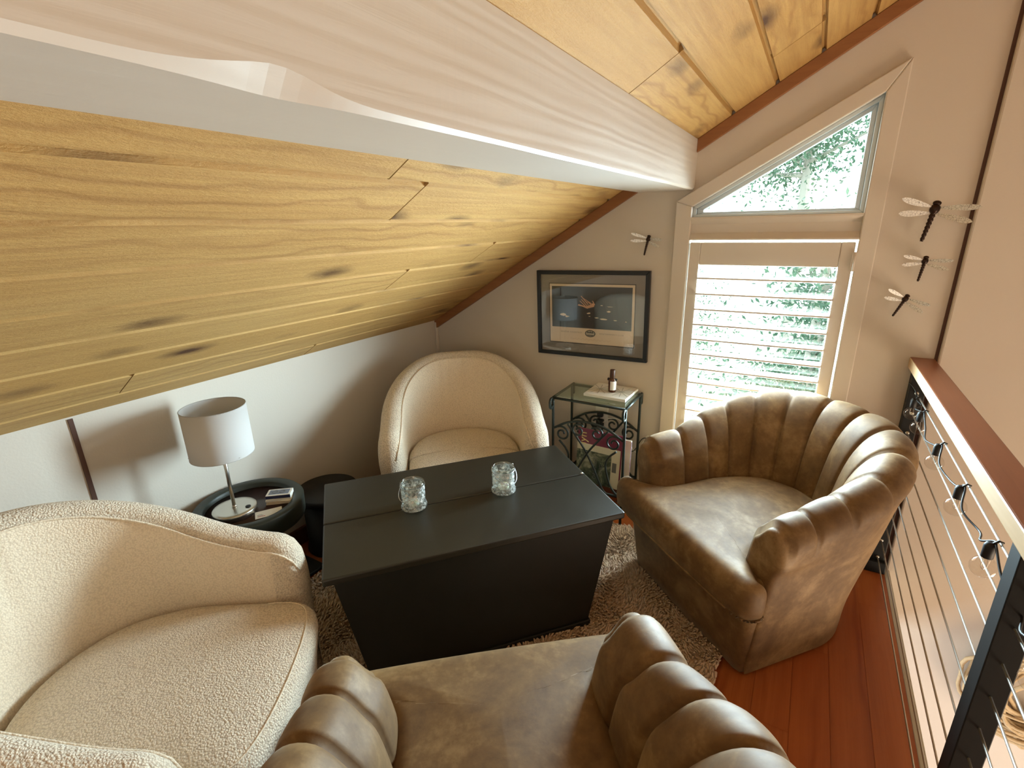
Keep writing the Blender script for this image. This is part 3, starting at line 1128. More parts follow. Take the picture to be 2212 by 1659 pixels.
def jar(name, loc, rz, hang):
    root = empty(name, loc, rz)
    bm = B()
    prof = [(.0, .001), (.040, .001), (.0450, .004), (.0455, .012), (.0425, .020), (.0408, .026), (.0408, .080), (.0400, .086), (.0418, .090), (.0425, .094), (.0418, .0985), (.0395, .1005), (.0375, .0985), (.0372, .086), (.0380, .078), (.0380, .026), (.036, .012), (.0, .009)]
    prof[0] = (.0005, .001)
    prof[-1] = (.0005, .009)
    add_lathe(bm, prof, 48, mfun=lambda i: 1 if 7 <= i <= 13 else 0)
    body = new_obj('glass_body', bm, [M['jar'], M['jar_clear']], root)
    bm = B()
    rnd = random.Random(sum(map(ord, name)) + int(loc[0] * 100))
    for k in range(16):
        a = TAU * k / 16 + rnd.uniform(-.1, .1)
        z = .036 + .044 * ((k * 7) % 16) / 16
        n_ = Vector((math.cos(a), math.sin(a), 0))
        star(bm, n_ * .0414 + Vector((0, 0, z)), n_, Vector((rnd.uniform(-.3, .3), rnd.uniform(-.3, .3), 1)), .0075)
        star(bm, n_ * .0372 + Vector((0, 0, z)), -n_, Vector((0, 0, 1)), .0072)
    new_obj('star_pattern', bm, M['frost'], body)
    bm = B()
    add_lathe(bm, [(.019, .0115), (.0195, .013), (.0195, .026), (.018, .0265), (.003, .0255)], 24)
    add_tube(bm, [(0, 0, .025), (.001, 0, .033)], .0009, 6)
    new_obj('tealight', bm, M['wax'], root)
    # wire neck ring, side loops and the fallen bail handle
    bm = B()
    ring = [(.0428 * math.cos(TAU * k / 40), .0428 * math.sin(TAU * k / 40), .088) for k in range(40)]
    add_tube(bm, ring, .0009, 6, closed=True)
    for s in (-1, 1):
        c0 = Vector((s * .0475, 0, .089))
        add_tube(bm, [c0 + Vector((.0048 * math.cos(TAU * k / 14), 0, .0048 * math.sin(TAU * k / 14))) for k in range(14)], .0010, 6, closed=True)
    new_obj('wire_ring', bm, M['wire'], root)
    bm = B()
    pts = []
    for k in range(25):
        a = PI * k / 24
        x = .049 * math.cos(a)
        r_ = .060 * math.sin(a)
        pts.append((x, -abs(r_) * math.sin(hang) - .0 , .089 - r_ * math.cos(hang)))
    pts = [(x, y - (0.010 * math.sin(PI * k / 24) if True else 0), z) for k, (x, y, z) in enumerate(pts)]
    add_tube(bm, pts, .0010, 6)
    new_obj('bail_handle', bm, M['wire'], root)
    return root
J1 = jar('candle_jar', (-1.093, 1.138, .5005), math.radians(-12), math.radians(42))
tag(J1, 'clear glass candle jar with frosted stars and wire handle, left one on the black chest', 'jar', 'candle jars on the chest')
J2 = jar('candle_jar', (-0.873, 1.384, .5005), math.radians(75), math.radians(42))
tag(J2, 'clear candle jar with frosted stars, wire bail across it, right one on the black chest', 'jar', 'candle jars on the chest')

# ------------------------------------------------------------------ round drum table, lamp and small things
DT = empty('round_side_table', (-1.735, .920, 0))
tag(DT, 'small round black side table with a raised chipped rim, under the table lamp', 'side table')
bm = B()
R0 = .192
add_lathe(bm, [(.06, .372), (R0 - .012, .372), (R0 - .002, .378), (R0, .385), (R0 + .002, .446), (R0 - .003, .452), (R0 - .032, .452), (R0 - .037, .447), (R0 - .037, .4305), (.06, .4305)], 72)
new_obj('rim', bm, M['drum'], DT)
bm = B()
add_lathe(bm, [(.01, .424), (R0 - .0375, .424), (R0 - .0375, .4315), (.01, .4315)], 64)
new_obj('tray', bm, M['tray_floor'], DT)
bm = B()
add_lathe(bm, [(.085, .021), (.085, .035), (.045, .06), (.035, .12), (.040, .30), (.07, .36), (.10, .3715)], 32)
new_obj('pedestal', bm, M['black'], DT)
bm = B()
add_box(bm, -.190, .045, -.20, .245, .004, .020)
new_obj('base_board', bm, M['trunk_body'], DT, bevel=.002)

tz = .4315
LP = empty('table_lamp', (-1.742, .866, tz))
tag(LP, 'table lamp with white drum shade on steel stem, on the round black table', 'table lamp')
bm = B()
add_lathe(bm, [(.070, .0005), (.0765, .002), (.0765, .020), (.074, .0235), (.060, .0245), (.01, .026)], 56)
lb = new_obj('base', bm, M['steel'], LP)
bm = B()
add_lathe(bm, [(.0095, .0), (.0095, .003), (.007, .004), (.001, .004)], 20, (.043, .027, .0243))
new_obj('button', bm, M['black'], lb)
bm = B()
add_tube(bm, [(0, 0, .0245), (0, 0, .30)], .0065, 16)
add_tube(bm, [(0, 0, .0245), (0, 0, .034)], .0085, 16)
add_tube(bm, [(0, 0, .285), (0, 0, .335)], .013, 16)
add_tube(bm, [(0, 0, .285), (.106, 0, .252)], .0014, 6)
add_tube(bm, [(0, 0, .285), (-.053, .092, .252)], .0014, 6)
add_tube(bm, [(0, 0, .285), (-.053, -.092, .252)], .0014, 6)
new_obj('stem', bm, M['steel'], LP)
bm = B()
rs = .104
add_lathe(bm, [(rs, .245), (rs, .425), (rs - .002, .425), (rs - .002, .245), (rs, .245)], 72, cap0=False, cap1=False)
sd = new_obj('shade', bm, M['shade'], LP)
bm = B()
for zz in (.245, .425):
    bm = B()
    add_tube(bm, [((rs - .001) * math.cos(TAU * k / 72), (rs - .001) * math.sin(TAU * k / 72), zz) for k in range(72)], .0016, 6, closed=True)
    new_obj('rim_wire', bm, plain('shade_edge', (.42, .39, .36), .6), sd)

def slab(name, pts, z0, z1, mats, parent=None, bevel=0.0):
    bm = B()
    add_hull8(bm, [(x, y, z0) for x, y in pts], [(x, y, z1) for x, y in pts])
    return new_obj(name, bm, mats, parent, bevel=bevel)

# stack of folded cards, matchbox and a loose card
CS = empty('card_stack', (-1.668, 1.005, tz + .0005), math.radians(38))
tag(CS, 'small stack of cream cards under the matchbox on the round table', 'cards')
for i, (r_, dx) in enumerate(((.05, 0), (-.08, .003), (.12, -.002))):
    bm = B()
    add_box(bm, -.046, .046, -.028, .028, i * .007, i * .007 + .0065, M=Matrix.Translation((dx, 0, 0)) @ Matrix.Rotation(r_, 4, 'Z'))
    new_obj('card', bm, M['paper_cream'] if i != 2 else M['paper'], CS)
MBX = empty('matchbox', (-1.668, 1.005, tz + .022), math.radians(40))
tag(MBX, 'white and navy matchbox lying on the card stack on the round table', 'matchbox')
bm = B()
add_box(bm, -.045, .045, -.025, .025, 0, .016)
sl = new_obj('sleeve', bm, [M['paper']], MBX, bevel=.0008)
bm = B()
add_box(bm, -.037, .037, -.018, .018, .016, .0164, 0)
for dx in (-.015, .012):
    ring = [(dx + .010 * math.cos(TAU * k / 18), .009 * math.sin(TAU * k / 18), .0166) for k in range(18)]
    add_tube(bm, ring, .0012, 5, closed=True, mat=1)
new_obj('label_panel', bm, [M['bluegrey'], M['ink']], sl)
bm = B()
add_box(bm, -.045, .045, -.0256, -.025, .002, .014)
new_obj('striker', bm, M['navy'], sl)
bm = B()
add_box(bm, -.0458, -.045, -.023, .023, .002, .014)
new_obj('drawer', bm, M['paper'], MBX)
LC = empty('business_card', (-1.628, .925, tz + .0005), math.radians(58))
tag(LC, 'white printed card lying flat on the round table beside the lamp base', 'card')
bm = B()
add_box(bm, -.046, .046, -.026, .026, 0, .0012)
cb = new_obj('card', bm, M['paper'], LC)
bm = B()
add_box(bm, -.038, -.012, -.016, -.013, .0012, .0015, 0)
add_box(bm, -.038, -.018, -.009, -.007, .0012, .0015, 1)
add_box(bm, -.038, -.022, -.002, 0, .0012, .0015, 1)
new_obj('printing', bm, [M['red_ink'], M['ink']], cb)

# black round stool behind
ST = empty('round_stool', (-1.797, 1.312, 0))
tag(ST, 'plain black round stool in the shadow behind the round table, next to the chest', 'stool')
bm = B()
add_lathe(bm, [(.11, .262), (.135, .266), (.140, .275), (.140, .292), (.135, .300), (.02, .302)], 56)
new_obj('seat', bm, M['black'], ST)
bm = B()
add_lathe(bm, [(.115, .002), (.12, .008), (.112, .05), (.112, .2625)], 40)
new_obj('drum_base', bm, M['black'], ST)

# ------------------------------------------------------------------ rug
bm = B()
rx0, rx1, ry0, ry1 = -1.672, -0.095, -0.10, 2.10
add_box(bm, rx0, rx1, ry0, ry1, 0.0004, .006)
rnd = random.Random(21)
def inside_furn(x, y):
    p = Vector((x, y, 0)) - TC
    if abs(p.dot(uu)) < .395 and abs(p.dot(ww)) < .24:
        return True
    for root, r_ in ((RC, .30), (FC, .30), (FW, .27), (LW, .27)):
        if (Vector((x, y, 0)) - Vector((root.location.x, root.location.y, 0))).length < r_:
            return True
    return False
N = 0
step = .0098
yy = ry0
while yy < ry1 + .003:
    xx = rx0
    while xx < rx1 + .003:
        x = xx + rnd.uniform(-.006, .006)
        y = yy + rnd.uniform(-.006, .006)
        xx += step
        if inside_furn(x, y):
            continue
        # only dense where it can be seen
        h = .013 + .009 * rnd.random() + .006 * noise.noise(Vector((x * 14, y * 14, 0)))
        ang = TAU * noise.noise(Vector((x * 7, y * 7, 3.1))) + rnd.uniform(-.7, .7)
        bend = .008 + .010 * rnd.random()
        dx, dy = math.cos(ang) * bend, math.sin(ang) * bend
        r = .0042 + .002 * rnd.random()
        a0 = rnd.uniform(0, TAU)
        lev = []
        for (k, rr) in ((0, 1.0), (.45, 1.0), (.85, .75)):
            lev.append([bm.verts.new((x + dx * k * k + r * rr * math.cos(a0 + TAU * i / 3), y + dy * k * k + r * rr * math.sin(a0 + TAU * i / 3), .005 + h * k)) for i in range(3)])
        tip = bm.verts.new((x + dx, y + dy, .005 + h * .97))
        for A_, B_ in zip(lev[:-1], lev[1:]):
            for i in range(3):
                j = (i + 1) % 3
                f = bm.faces.new((A_[i], A_[j], B_[j], B_[i]))
                f.smooth = True
        for i in range(3):
            f = bm.faces.new((lev[-1][i], lev[-1][(i + 1) % 3], tip))
            f.smooth = True
        N += 1
    yy += step
tag(new_obj('shag_rug', bm, M['rug']), 'cream shag rug on the wood floor under the chest and chairs', 'rug')

# ------------------------------------------------------------------ wrought iron magazine table
IT = empty('magazine_table', (-0.83, 2.205, 0))
tag(IT, 'dark wrought iron scroll magazine table with a glass top, under the framed picture', 'side table')
tx0, tx1, ty0, ty1, tzt = -.185, .185, -.115, .125, .628
rr_ = .0062
def spiral(c, ax1, ax2, r0, turns, a0, n=40, shrink=.25):
    pts = []
    for k in range(n + 1):
        a = a0 + turns * TAU * k / n
        r = r0 * (1 - (1 - shrink) * k / n)
        pts.append(Vector(c) + Vector(ax1) * math.cos(a) * r + Vector(ax2) * math.sin(a) * r)
    return pts
bm = B()
for (a, b) in (((tx0, ty0), (tx1, ty0)), ((tx1, ty0), (tx1, ty1)), ((tx1, ty1), (tx0, ty1)), ((tx0, ty1), (tx0, ty0))):
    add_tube(bm, [(a[0], a[1], tzt - .004), (b[0], b[1], tzt - .004)], .0066, 8)
new_obj('top_frame', bm, M['iron'], IT)
bm = B()
add_box(bm, tx0 + .004, tx1 - .004, ty0 + .004, ty1 - .004, tzt + .0025, tzt + .0085)
new_obj('glass_top', bm, M['top_glass'], IT, bevel=.001)
for sx in (tx0, tx1):
    for sy, dr in ((ty0, -1), (ty1, 1)):
        bm = B()
        y0 = sy + dr * -.004
        R = .018
        # straight bar rising, arcing over and scrolling outward
        pts = [Vector((sx, y0, .008)), Vector((sx, y0, .30)), Vector((sx, y0, .60))]
        cc = Vector((sx, y0 + dr * R, .606))
        for k in range(1, 13):
            a = PI - PI * k / 12
            pts.append(cc + Vector((0, dr * math.cos(a) * R, math.sin(a) * R)))
        pts += [cc + Vector((0, dr * (R - .001), -.012)), cc + Vector((0, dr * (R - .004), -.026)), cc + Vector((0, dr * .002, -.033)), cc + Vector((0, -dr * .006, -.027)), cc + Vector((0, -dr * .003, -.019))]
        if dr == 1:
            pts = [Vector((p.x, min(p.y, ty1 + .018), p.z)) for p in pts]
        pts = [Vector((p.x, p.y, p.z)) for p in pts]
        add_tube(bm, catmull(pts, 3), .0068, 8)
        new_obj('leg', bm, M['iron'], IT)
# the leg heads carry the frame at glass height
def rack_panel(y, za, zp, zb, name):
    """za = arch spring height, zp = arch crown"""
    bm = B()
    W = tx1 - .004
    arch = catmull([(-W, y, za), (-W * .55, y, za + (zp - za) * .72), (0, y, zp), (W * .55, y, za + (zp - za) * .72), (W, y, za)], 8)
    add_tube(bm, arch, .0060, 8)
    ex, ez = (1, 0, 0), (0, 0, 1)
    # side scrolls under the arch
    for s in (-1, 1):
        add_tube(bm, spiral((s * .135, y, za - .022), (s, 0, 0), ez, .040, 1.35, .3 * PI, 36, .28), .0050, 8)
        add_tube(bm, spiral((s * .048, y, za + .010), (-s, 0, 0), ez, .036, 1.3, .25 * PI, 36, .3), .0050, 8)
    # long S bars crossing down to the foot of the rack
    for s in (-1, 1):
        sb = catmull([(s * .105, y, zp - .028), (s * .060, y, za - .02), (s * .012, y, za - .085), (-s * .030, y, za - .16), (-s * .080, y, zb + .03), (-s * .105, y, zb)], 8)
        add_tube(bm, sb, .0052, 8)
        sb = catmull([(s * .150, y, za - .06), (s * .112, y, za - .10), (s * .098, y, za - .15), (s * .125, y, zb + .05), (s * .165, y, zb)], 8)
        add_tube(bm, sb, .0052, 8)
    add_tube(bm, [(-W, y, zb), (W, y, zb)], .0060, 8)
    return new_obj(name, bm, M['iron'], IT)
rack_panel(ty0 + .004, .462, .525, .165, 'rack_front')
rack_panel(ty1 - .004, .425, .495, .165, 'rack_back')
bm = B()
for sx in (-.15, -.05, .05, .15):
    add_tube(bm, [(sx, ty0 + .004, .165), (sx, ty1 - .004, .165)], .0040, 8)
for sx in (tx0 + .002, tx1 - .002):
    add_tube(bm, [(sx, ty0 + .004, .165), (sx, ty1 - .004, .165)], .0045, 8)
new_obj('rack_floor', bm, M['iron'], IT)

# magazines in the rack
M['maroon'] = plain('maroon_cover', (0.20, 0.022, 0.050), 0.4)
M['magcream'] = plain('magazine_cream', (0.74, 0.66, 0.47), 0.5)
M['yellow'] = plain('title_yellow', (0.85, 0.66, 0.25), 0.5)
t = NT('cover_photo')
v = t.coord('Object', (1, 1, 1))
n1 = t.noise(v, 14, 4, 0.6, .8)
t.set(t.ramp(n1, [(.38, (.018, .035, .018)), (.5, (.09, .11, .065)), (.62, (.42, .40, .26))]), .45)
M['cover_photo'] = t.m
# local: x right, z up, the front cover at y = -.006 ; leaning
MG = empty('magazine', (-0.783, 2.150, .174))
MG.rotation_euler = (math.radians(-5), 0, math.radians(-3))
tag(MG, 'maroon and cream magazine standing sideways in the front of the iron rack', 'magazine', 'magazines in the iron rack')
bm = B()
add_box(bm, -.128, .120, -.006, .006, 0, .280)
body = new_obj('cover', bm, M['maroon'], MG, bevel=.001)
bm = B()
add_box(bm, -.1285, .104, -.0066, -.006, 0.0, .205, 0)
add_box(bm, -.1285, .060, -.0072, -.0066, 0.0, .170, 1)
add_box(bm, .066, .088, -.0072, -.0066, .085, .135, 2)
add_box(bm, .112, .1205, -.0064, .0062, .004, .200, 0)
new_obj('cover_art', bm, [M['magcream'], M['cover_photo'], M['ink']], body)
bm = B()
Rm_ = Matrix.Rotation(PI / 2, 4, 'X')
text_into(bm, 'lyn', .058, Matrix.Translation((-.098, -.0074, .232)) @ Rm_ @ Matrix.Rotation(PI / 2, 4, 'Z'), 0, .0003)
new_obj('title', bm, M['yellow'], body)
bm = B()
text_into(bm, 'DAGUILLE', .026, Matrix.Translation((-.025, -.0076, .085)) @ Rm_ @ Matrix.Rotation(PI / 2, 4, 'Z'), 0, .0003)
text_into(bm, 'SUG', .026, Matrix.Translation((.008, -.0076, .085)) @ Rm_ @ Matrix.Rotation(PI / 2, 4, 'Z'), 0, .0003)
new_obj('headline', bm, M['ink'], body)
MG2 = empty('magazine', (-0.765, 2.195, .174))
MG2.rotation_euler = (math.radians(-4), 0, 0)
tag(MG2, 'white magazine with a purple edge standing behind the maroon one in the iron rack', 'magazine', 'magazines in the iron rack')
bm = B()
add_box(bm, -.12, .122, -.007, .007, 0, .245)
b2 = new_obj('cover', bm, M['paper'], MG2, bevel=.001)
bm = B()
add_box(bm, .122, .1232, -.006, -.001, .004, .24)
new_obj('spine', bm, plain('purple_spine', (.10, .02, .16), .5), b2)

# white patterned book on the glass
PB = empty('patterned_book', (-0.770, 2.245, tzt + .009), math.radians(-1))
tag(PB, 'white flat book with grey star lines on the glass top, under the bottle', 'book')
bm = B()
pw, pd = .106, .098
add_box(bm, -pw, pw, -pd, pd, 0, .014)
pb = new_obj('cover', bm, plain('white_cover', (.80, .77, .70), .5), PB, bevel=.002)
bm = B()
for cx in (-.058, .052):
    for k in range(6):
        a = PI * k / 6 + .2
        L_ = min(abs((.104 - abs(cx)) / (abs(math.cos(a)) + 1e-6)), abs(.095 / (abs(math.sin(a)) + 1e-6)), .07)
        M_ = Matrix.Translation((cx, 0, 0)) @ Matrix.Rotation(a, 4, 'Z')
        add_box(bm, -L_, L_, -.0018, .0018, .0141, .0147, M=M_)
new_obj('star_lines', bm, plain('grey_lines', (.45, .44, .38), .6), pb)
bm = B()
add_box(bm, -pw + .004, pw + .0004, -pd - .0004, pd - .004, .003, .011)
new_obj('pages', bm, plain('page_edges', (.74, .74, .72), .8), pb)

# amber bottle
M['amber'] = plain('amber_glass', (.075, .020, .006), .12, 0, .6)
BT = empty('spray_bottle', (-0.762, 2.232, tzt + .0236))
tag(BT, 'small amber glass bottle with white label and a tall brown cap, on the patterned book', 'bottle')
bm = B()
add_lathe(bm, [(.016, .0), (.019, .002), (.019, .060), (.017, .066), (.010, .070), (.010, .076), (.002, .076)], 32)
bb = new_obj('bottle_body', bm, M['amber'], BT)
bm = B()
seg = 24
a0, a1 = -1.75, .55
va, vb = [], []
for k in range(seg + 1):
    a = a0 + (a1 - a0) * k / seg
    va.append(bm.verts.new((.0194 * math.cos(a), .0194 * math.sin(a), .012)))
    vb.append(bm.verts.new((.0194 * math.cos(a), .0194 * math.sin(a), .056)))
for k in range(seg):
    f = bm.faces.new((va[k], va[k + 1], vb[k + 1], vb[k]))
    f.smooth = True
new_obj('label_paper', bm, M['paper'], bb)
bm = B()
add_lathe(bm, [(.0125, .069), (.013, .070), (.013, .110), (.012, .112), (.002, .112)], 28)
new_obj('cap', bm, plain('brown_cap', (.07, .024, .010), .3), BT)
bm = B()
add_box(bm, -.024, .024, -.006, .006, .056, .068)
new_obj('collar', bm, M['black'], BT, bevel=.002)

# outlet with plugs and cords on the gable wall
OL = empty('wall_outlet', (-0.855, YW, .455))
tag(OL, 'white wall outlet with a black plug, seen through the iron table', 'outlet')
bm = B()
add_box(bm, -.036, .036, -.006, 0, -.058, .058)
new_obj('plate', bm, plain('outlet_white', (.78, .76, .70), .4), OL, bevel=.003)
bm = B()
add_box(bm, -.022, .016, -.034, -.006, -.046, -.006)
add_box(bm, -.018, .012, -.030, -.006, .008, .030)
new_obj('plug', bm, M['black'], OL, bevel=.004)
bm = B()
add_tube(bm, catmull([(.010, -.022, -.046), (.02, -.03, -.10), (.03, -.035, -.16)], 6), .003, 6)
new_obj('plug_tail', bm, M['black'], OL)
def cord(name, pts, r, m, label):
    bm = B()
    add_tube(bm, catmull(pts, 8), r, 8)
    o = new_obj(name, bm, m)
    return tag(o, label, 'cord')
cord('white_cord', [(-.835, 2.325, .44), (-.80, 2.322, .47), (-.74, 2.335, .46), (-.70, 2.338, .36), (-.655, 2.345, .30), (-.60, 2.338, .405), (-.565, 2.338, .34), (-.58, 2.335, .22), (-.565, 2.33, .10), (-.52, 2.31, .006), (-.40, 2.30, .004)], .0028, M['paper'], 'thin white cord looping from the outlet beside the iron table down to the floor')
cord('dark_cord', [(-.855, 2.322, .40), (-.80, 2.330, .34), (-.68, 2.336, .30), (-.62, 2.336, .39), (-.555, 2.336, .36), (-.535, 2.334, .26), (-.55, 2.332, .16), (-.60, 2.33, .09), (-.66, 2.32, .006), (-.74, 2.31, .004)], .0022, M['iron'], 'thin dark cord hanging on the wall to the right of the iron table')
cord('white_cord', [(-.15, 2.30, .006), (.05, 2.31, .006), (.20, 2.33, .03), (.33, 2.335, .085), (.356, 2.30, .088)], .0035, M['paper'], 'white cord along the wall behind the right brown chair, ending at the far railing post')

# ------------------------------------------------------------------ framed picture
PF = empty('framed_picture', (-0.931, YW - .0005, 1.0))
PF.rotation_euler = (0, math.radians(-1.1), 0)
tag(PF, 'black framed night landscape print with grey mat hanging above the iron table', 'picture')
fw, fh, fb = .297, .220, .020
bm = B()
O_ = [(-fw, -fh), (fw, -fh), (fw, fh), (-fw, fh)]
I_ = [(-fw + fb, -fh + fb), (fw - fb, -fh + fb), (fw - fb, fh - fb), (-fw + fb, fh - fb)]
ring_between(bm, O_, I_, -.024, 0)
new_obj('frame', bm, plain('black_frame', (.008, .010, .013), .35), PF, bevel=.002)
bm = B()
add_box(bm, -fw + fb, fw - fb, -.012, -.004, -fh + fb, fh - fb)
new_obj('mat_board', bm, plain('grey_mat', (.25, .225, .195), .8), PF)
bm = B()
px, pz0, pz1 = .226, -.150, .153
add_box(bm, -px - .004, px + .004, -.0126, -.012, pz0 - .004, pz1 + .004, 1)
add_box(bm, -px, px, -.0132, -.0126, pz0, pz1, 0)
pr = new_obj('print', bm, [plain('print_paper', (.74, .61, .45), .7), plain('mat_bevel', (.02, .018, .014), .7)], PF)
bm = B()
ax0, ax1, az0, az1 = -px + .012, px - .012, -.070, .141
t = NT('night_scene')
v = t.coord('Object', (1, 1, 1))
n1 = t.noise(v, 10, 4, .6)
t.set(t.mix(n1, (.016, .024, .028), (.034, .045, .044)), .7)
M['night'] = t.m
M['amberlight'] = plain('ember_paint', (.62, .36, .22), .7)
M['palelight'] = plain('pale_light_paint', (.85, .72, .52), .7)
M['caption'] = plain('caption_ink', (.33, .25, .17), .7)
M['darkmount'] = plain('mountain_paint', (.008, .014, .020), .7)
add_box(bm, ax0, ax1, -.0136, -.0132, az0, az1, 0)
def pp(u_, v_):
    return (ax0 + (ax1 - ax0) * u_, az1 - (az1 - az0) * v_)
def blob(poly, mat, y=-.0139):
    pts = [pp(*p) for p in poly]
    a = sum(pts[i][0] * pts[(i + 1) % len(pts)][1] - pts[(i + 1) % len(pts)][0] * pts[i][1] for i in range(len(pts)))
    if a < 0:
        pts.reverse()
    f = bm.faces.new([bm.verts.new((x, y, z)) for x, z in pts])
    f.material_index = mat
blob([(.28, .52), (.36, .46), (.46, .55), (.52, .52), (.60, .52), (.56, .98), (.30, .98)], 3, -.0138)
blob([(.35, .42), (.44, .46), (.51, .42), (.53, .38), (.55, .42), (.545, .47), (.49, .50), (.46, .52), (.40, .475), (.34, .45)], 1)
rn = random.Random(4)
for (a, b, c, d) in ((.375, .22, .47, .42), (.38, .30, .45, .44), (.42, .34, .52, .40), (.36, .34, .43, .45), (.47, .36, .51, .44), (.52, .33, .55, .42), (.40, .27, .50, .38)):
    blob([(a, b), (a + .012, b), (c + .008, d), (c, d + .012)], 1, -.0141)
for (cu, cv, w_, h_) in ((.48, .63, .028, .02), (.725, .57, .028, .022), (.66, .755, .05, .024), (.58, .73, .028, .016), (.81, .77, .03, .010), (.935, .79, .012, .02), (.64, .43, .018, .010), (.74, .455, .04, .008), (.15, .69, .045, .035), (.20, .73, .03, .03), (.49, .70, .012, .01)):
    n_ = 9
    blob([(cu + w_ * math.cos(TAU * k / n_) * rn.uniform(.6, 1.1), cv + h_ * math.sin(TAU * k / n_) * rn.uniform(.5, 1.1)) for k in range(n_)], 2, -.0142)
new_obj('artwork', bm, [M['night'], M['amberlight'], M['palelight'], M['darkmount']], pr)
bm = B()
ME = Matrix.Translation((0.0, -.0134, -.099))
# oval scalloped emblem
n_ = 44
oo = [(.0285 * math.cos(TAU * k / n_) * (1 + .05 * math.cos(k * PI)), .0185 * math.sin(TAU * k / n_) * (1 + .05 * math.cos(k * PI))) for k in range(n_)]
f = bm.faces.new([bm.verts.new((x, -.0135, -.096 + z)) for x, z in oo])
f.material_index = 0
oo = [(.023 * math.cos(TAU * k / 32), .0135 * math.sin(TAU * k / 32)) for k in range(32)]
f = bm.faces.new([bm.verts.new((x, -.0138, -.096 + z)) for x, z in oo])
f.material_index = 1
for poly in ([(-.020, .002), (-.012, .012), (-.006, .006), (0, .013), (.006, .007), (.013, .011), (.020, .002)], [(-.019, -.006), (.019, -.006), (.012, -.011), (-.012, -.011)]):
    f = bm.faces.new([bm.verts.new((x, -.0140, -.096 + z)) for x, z in (poly if poly[0][1] > 0 and False else list(reversed(poly)))])
    f.material_index = 0
new_obj('emblem', bm, [plain('emblem_ink', (.045, .06, .06), .7), plain('emblem_pale', (.50, .47, .38), .7)], pr)
bm = B()
text_into(bm, 'WINTER COUNTRIES', .0105, Matrix.Translation((-.105, -.0134, -.094)) @ Rm_, 0, .0002, spacing=1.25)
new_obj('caption', bm, M['caption'], pr)
bm = B()
text_into(bm, "WEATHERMEN'S CLUB", .0105, Matrix.Translation((.112, -.0134, -.094)) @ Rm_, 0, .0002, spacing=1.25)
new_obj('caption', bm, M['caption'], pr)
bm = B()
pts = []
for k in range(60):
    x = -.11 + .22 * k / 59
    pts.append((x, -.0135, -.128 + .003 * math.sin(k * 1.1) + .002 * math.sin(k * 2.7)))
add_tube(bm, pts, .0004, 4)
new_obj('signature', bm, plain('signature_ink', (.45, .30, .16), .7), pr)
bm = B()
add_box(bm, -fw + fb, fw - fb, -.0185, -.0165, -fh + fb, fh - fb)
new_obj('glazing', bm, M['pic_glass'], PF)

# ------------------------------------------------------------------ dragonflies
M['dfly'] = plain('dragonfly_bronze', (.030, .014, .008), .35, .6)
t = NT('dragonfly_wing')
v = t.coord()
vo = t.vor(v, 120, 'DISTANCE_TO_EDGE')
c = t.ramp(vo.outputs['Distance'], [(.012, (.16, .14, .12)), (.04, (.80, .79, .76))])
t.set(c, .4, .15)
M['wing'] = t.m
def dragonfly(loc, s, rot, label, off=.024):
    r = empty('dragonfly_ornament', (loc[0], YW - off * s, loc[1]))
    r.rotation_euler = (0, rot, 0)
    tag(r, label, 'wall ornament', 'dragonfly wall ornaments')
    bm = B()
    # long segmented body, head up (local z)
    pts, rad = [], []
    L_ = .118 * s
    for k in range(33):
        f_ = k / 32
        z = .012 * s - L_ * f_
        pts.append((0, -.004 * s * math.sin(f_ * PI), z))
        if f_ < .25:
            r_ = .0145 * math.sin(min(1, f_ / .13 + .35) * PI / 2) * (1.0 if f_ < .16 else 1 - (f_ - .16) * 4)
        else:
            r_ = .0090 * (1 - .40 * f_) * (1 + .18 * math.cos(k * 1.9))
        rad.append(max(.002, r_) * s)
    add_tube(bm, pts, rad, 10)
    new_obj('body', bm, M['dfly'], r)
    bm = B()
    add_sphere(bm, (0, -.002 * s, .016 * s), .0105 * s, 12, 8, (1.15, 1, .8))
    new_obj('head', bm, M['dfly'], r)
    # stand-off pin to the wall
    bm = B()
    add_tube(bm, [(0, .0, 0), (0, off * s, 0)], .002 * s, 8)
    new_obj('pin', bm, M['dfly'], r)
    for sd_ in (-1, 1):
        for (zz, an, ln, wd) in ((.002, 8, .098, .021), (-.014, -9, .092, .022)):
            bm = B()
            n_ = 16
            top, bot = [], []
            ca, sa = math.cos(math.radians(an)), math.sin(math.radians(an))
            rise = .62
            for k in range(n_ + 1):
                f_ = k / n_
                w_ = wd * s * (math.sin(PI * min(1, f_ * .92 + .05)) ** .55) * (.45 + .75 * f_ if f_ < .8 else 1.05)
                x = (.006 + ln * f_) * s
                if k == n_:
                    w_ = .0006 * s
                for arr, sg in ((top, .45), (bot, -.55)):
                    lx, lz = x, w_ * sg
                    arr.append((sd_ * (lx * ca - lz * sa), -(lx * rise) + sg * .1 * w_, zz * s + lx * sa + lz * ca))
            for dy in (0.0, .0008 * s):
                A_ = [bm.verts.new((p[0], p[1] + dy, p[2])) for p in top]
                B_ = [bm.verts.new((p[0], p[1] + dy, p[2])) for p in bot]
                for k in range(n_):
                    bm.faces.new((A_[k], A_[k + 1], B_[k + 1], B_[k]))
            bmesh.ops.recalc_face_normals(bm, faces=bm.faces)
            new_obj('wing', bm, M['wing'], r)
    return r
dragonfly((.343, 1.466), 1.06, math.radians(9), 'largest metal dragonfly on the wall, the top one of three right of the window', .030)
dragonfly((.350, 1.288), .70, math.radians(6), 'middle metal dragonfly of the three right of the window', .030)
dragonfly((.318, 1.150), .69, math.radians(22), 'lowest metal dragonfly of the three, tilted, just above the handrail', .030)
dragonfly((-.657, 1.369), .70, math.radians(12), 'small metal dragonfly alone on the wall between the picture and the window', .030)

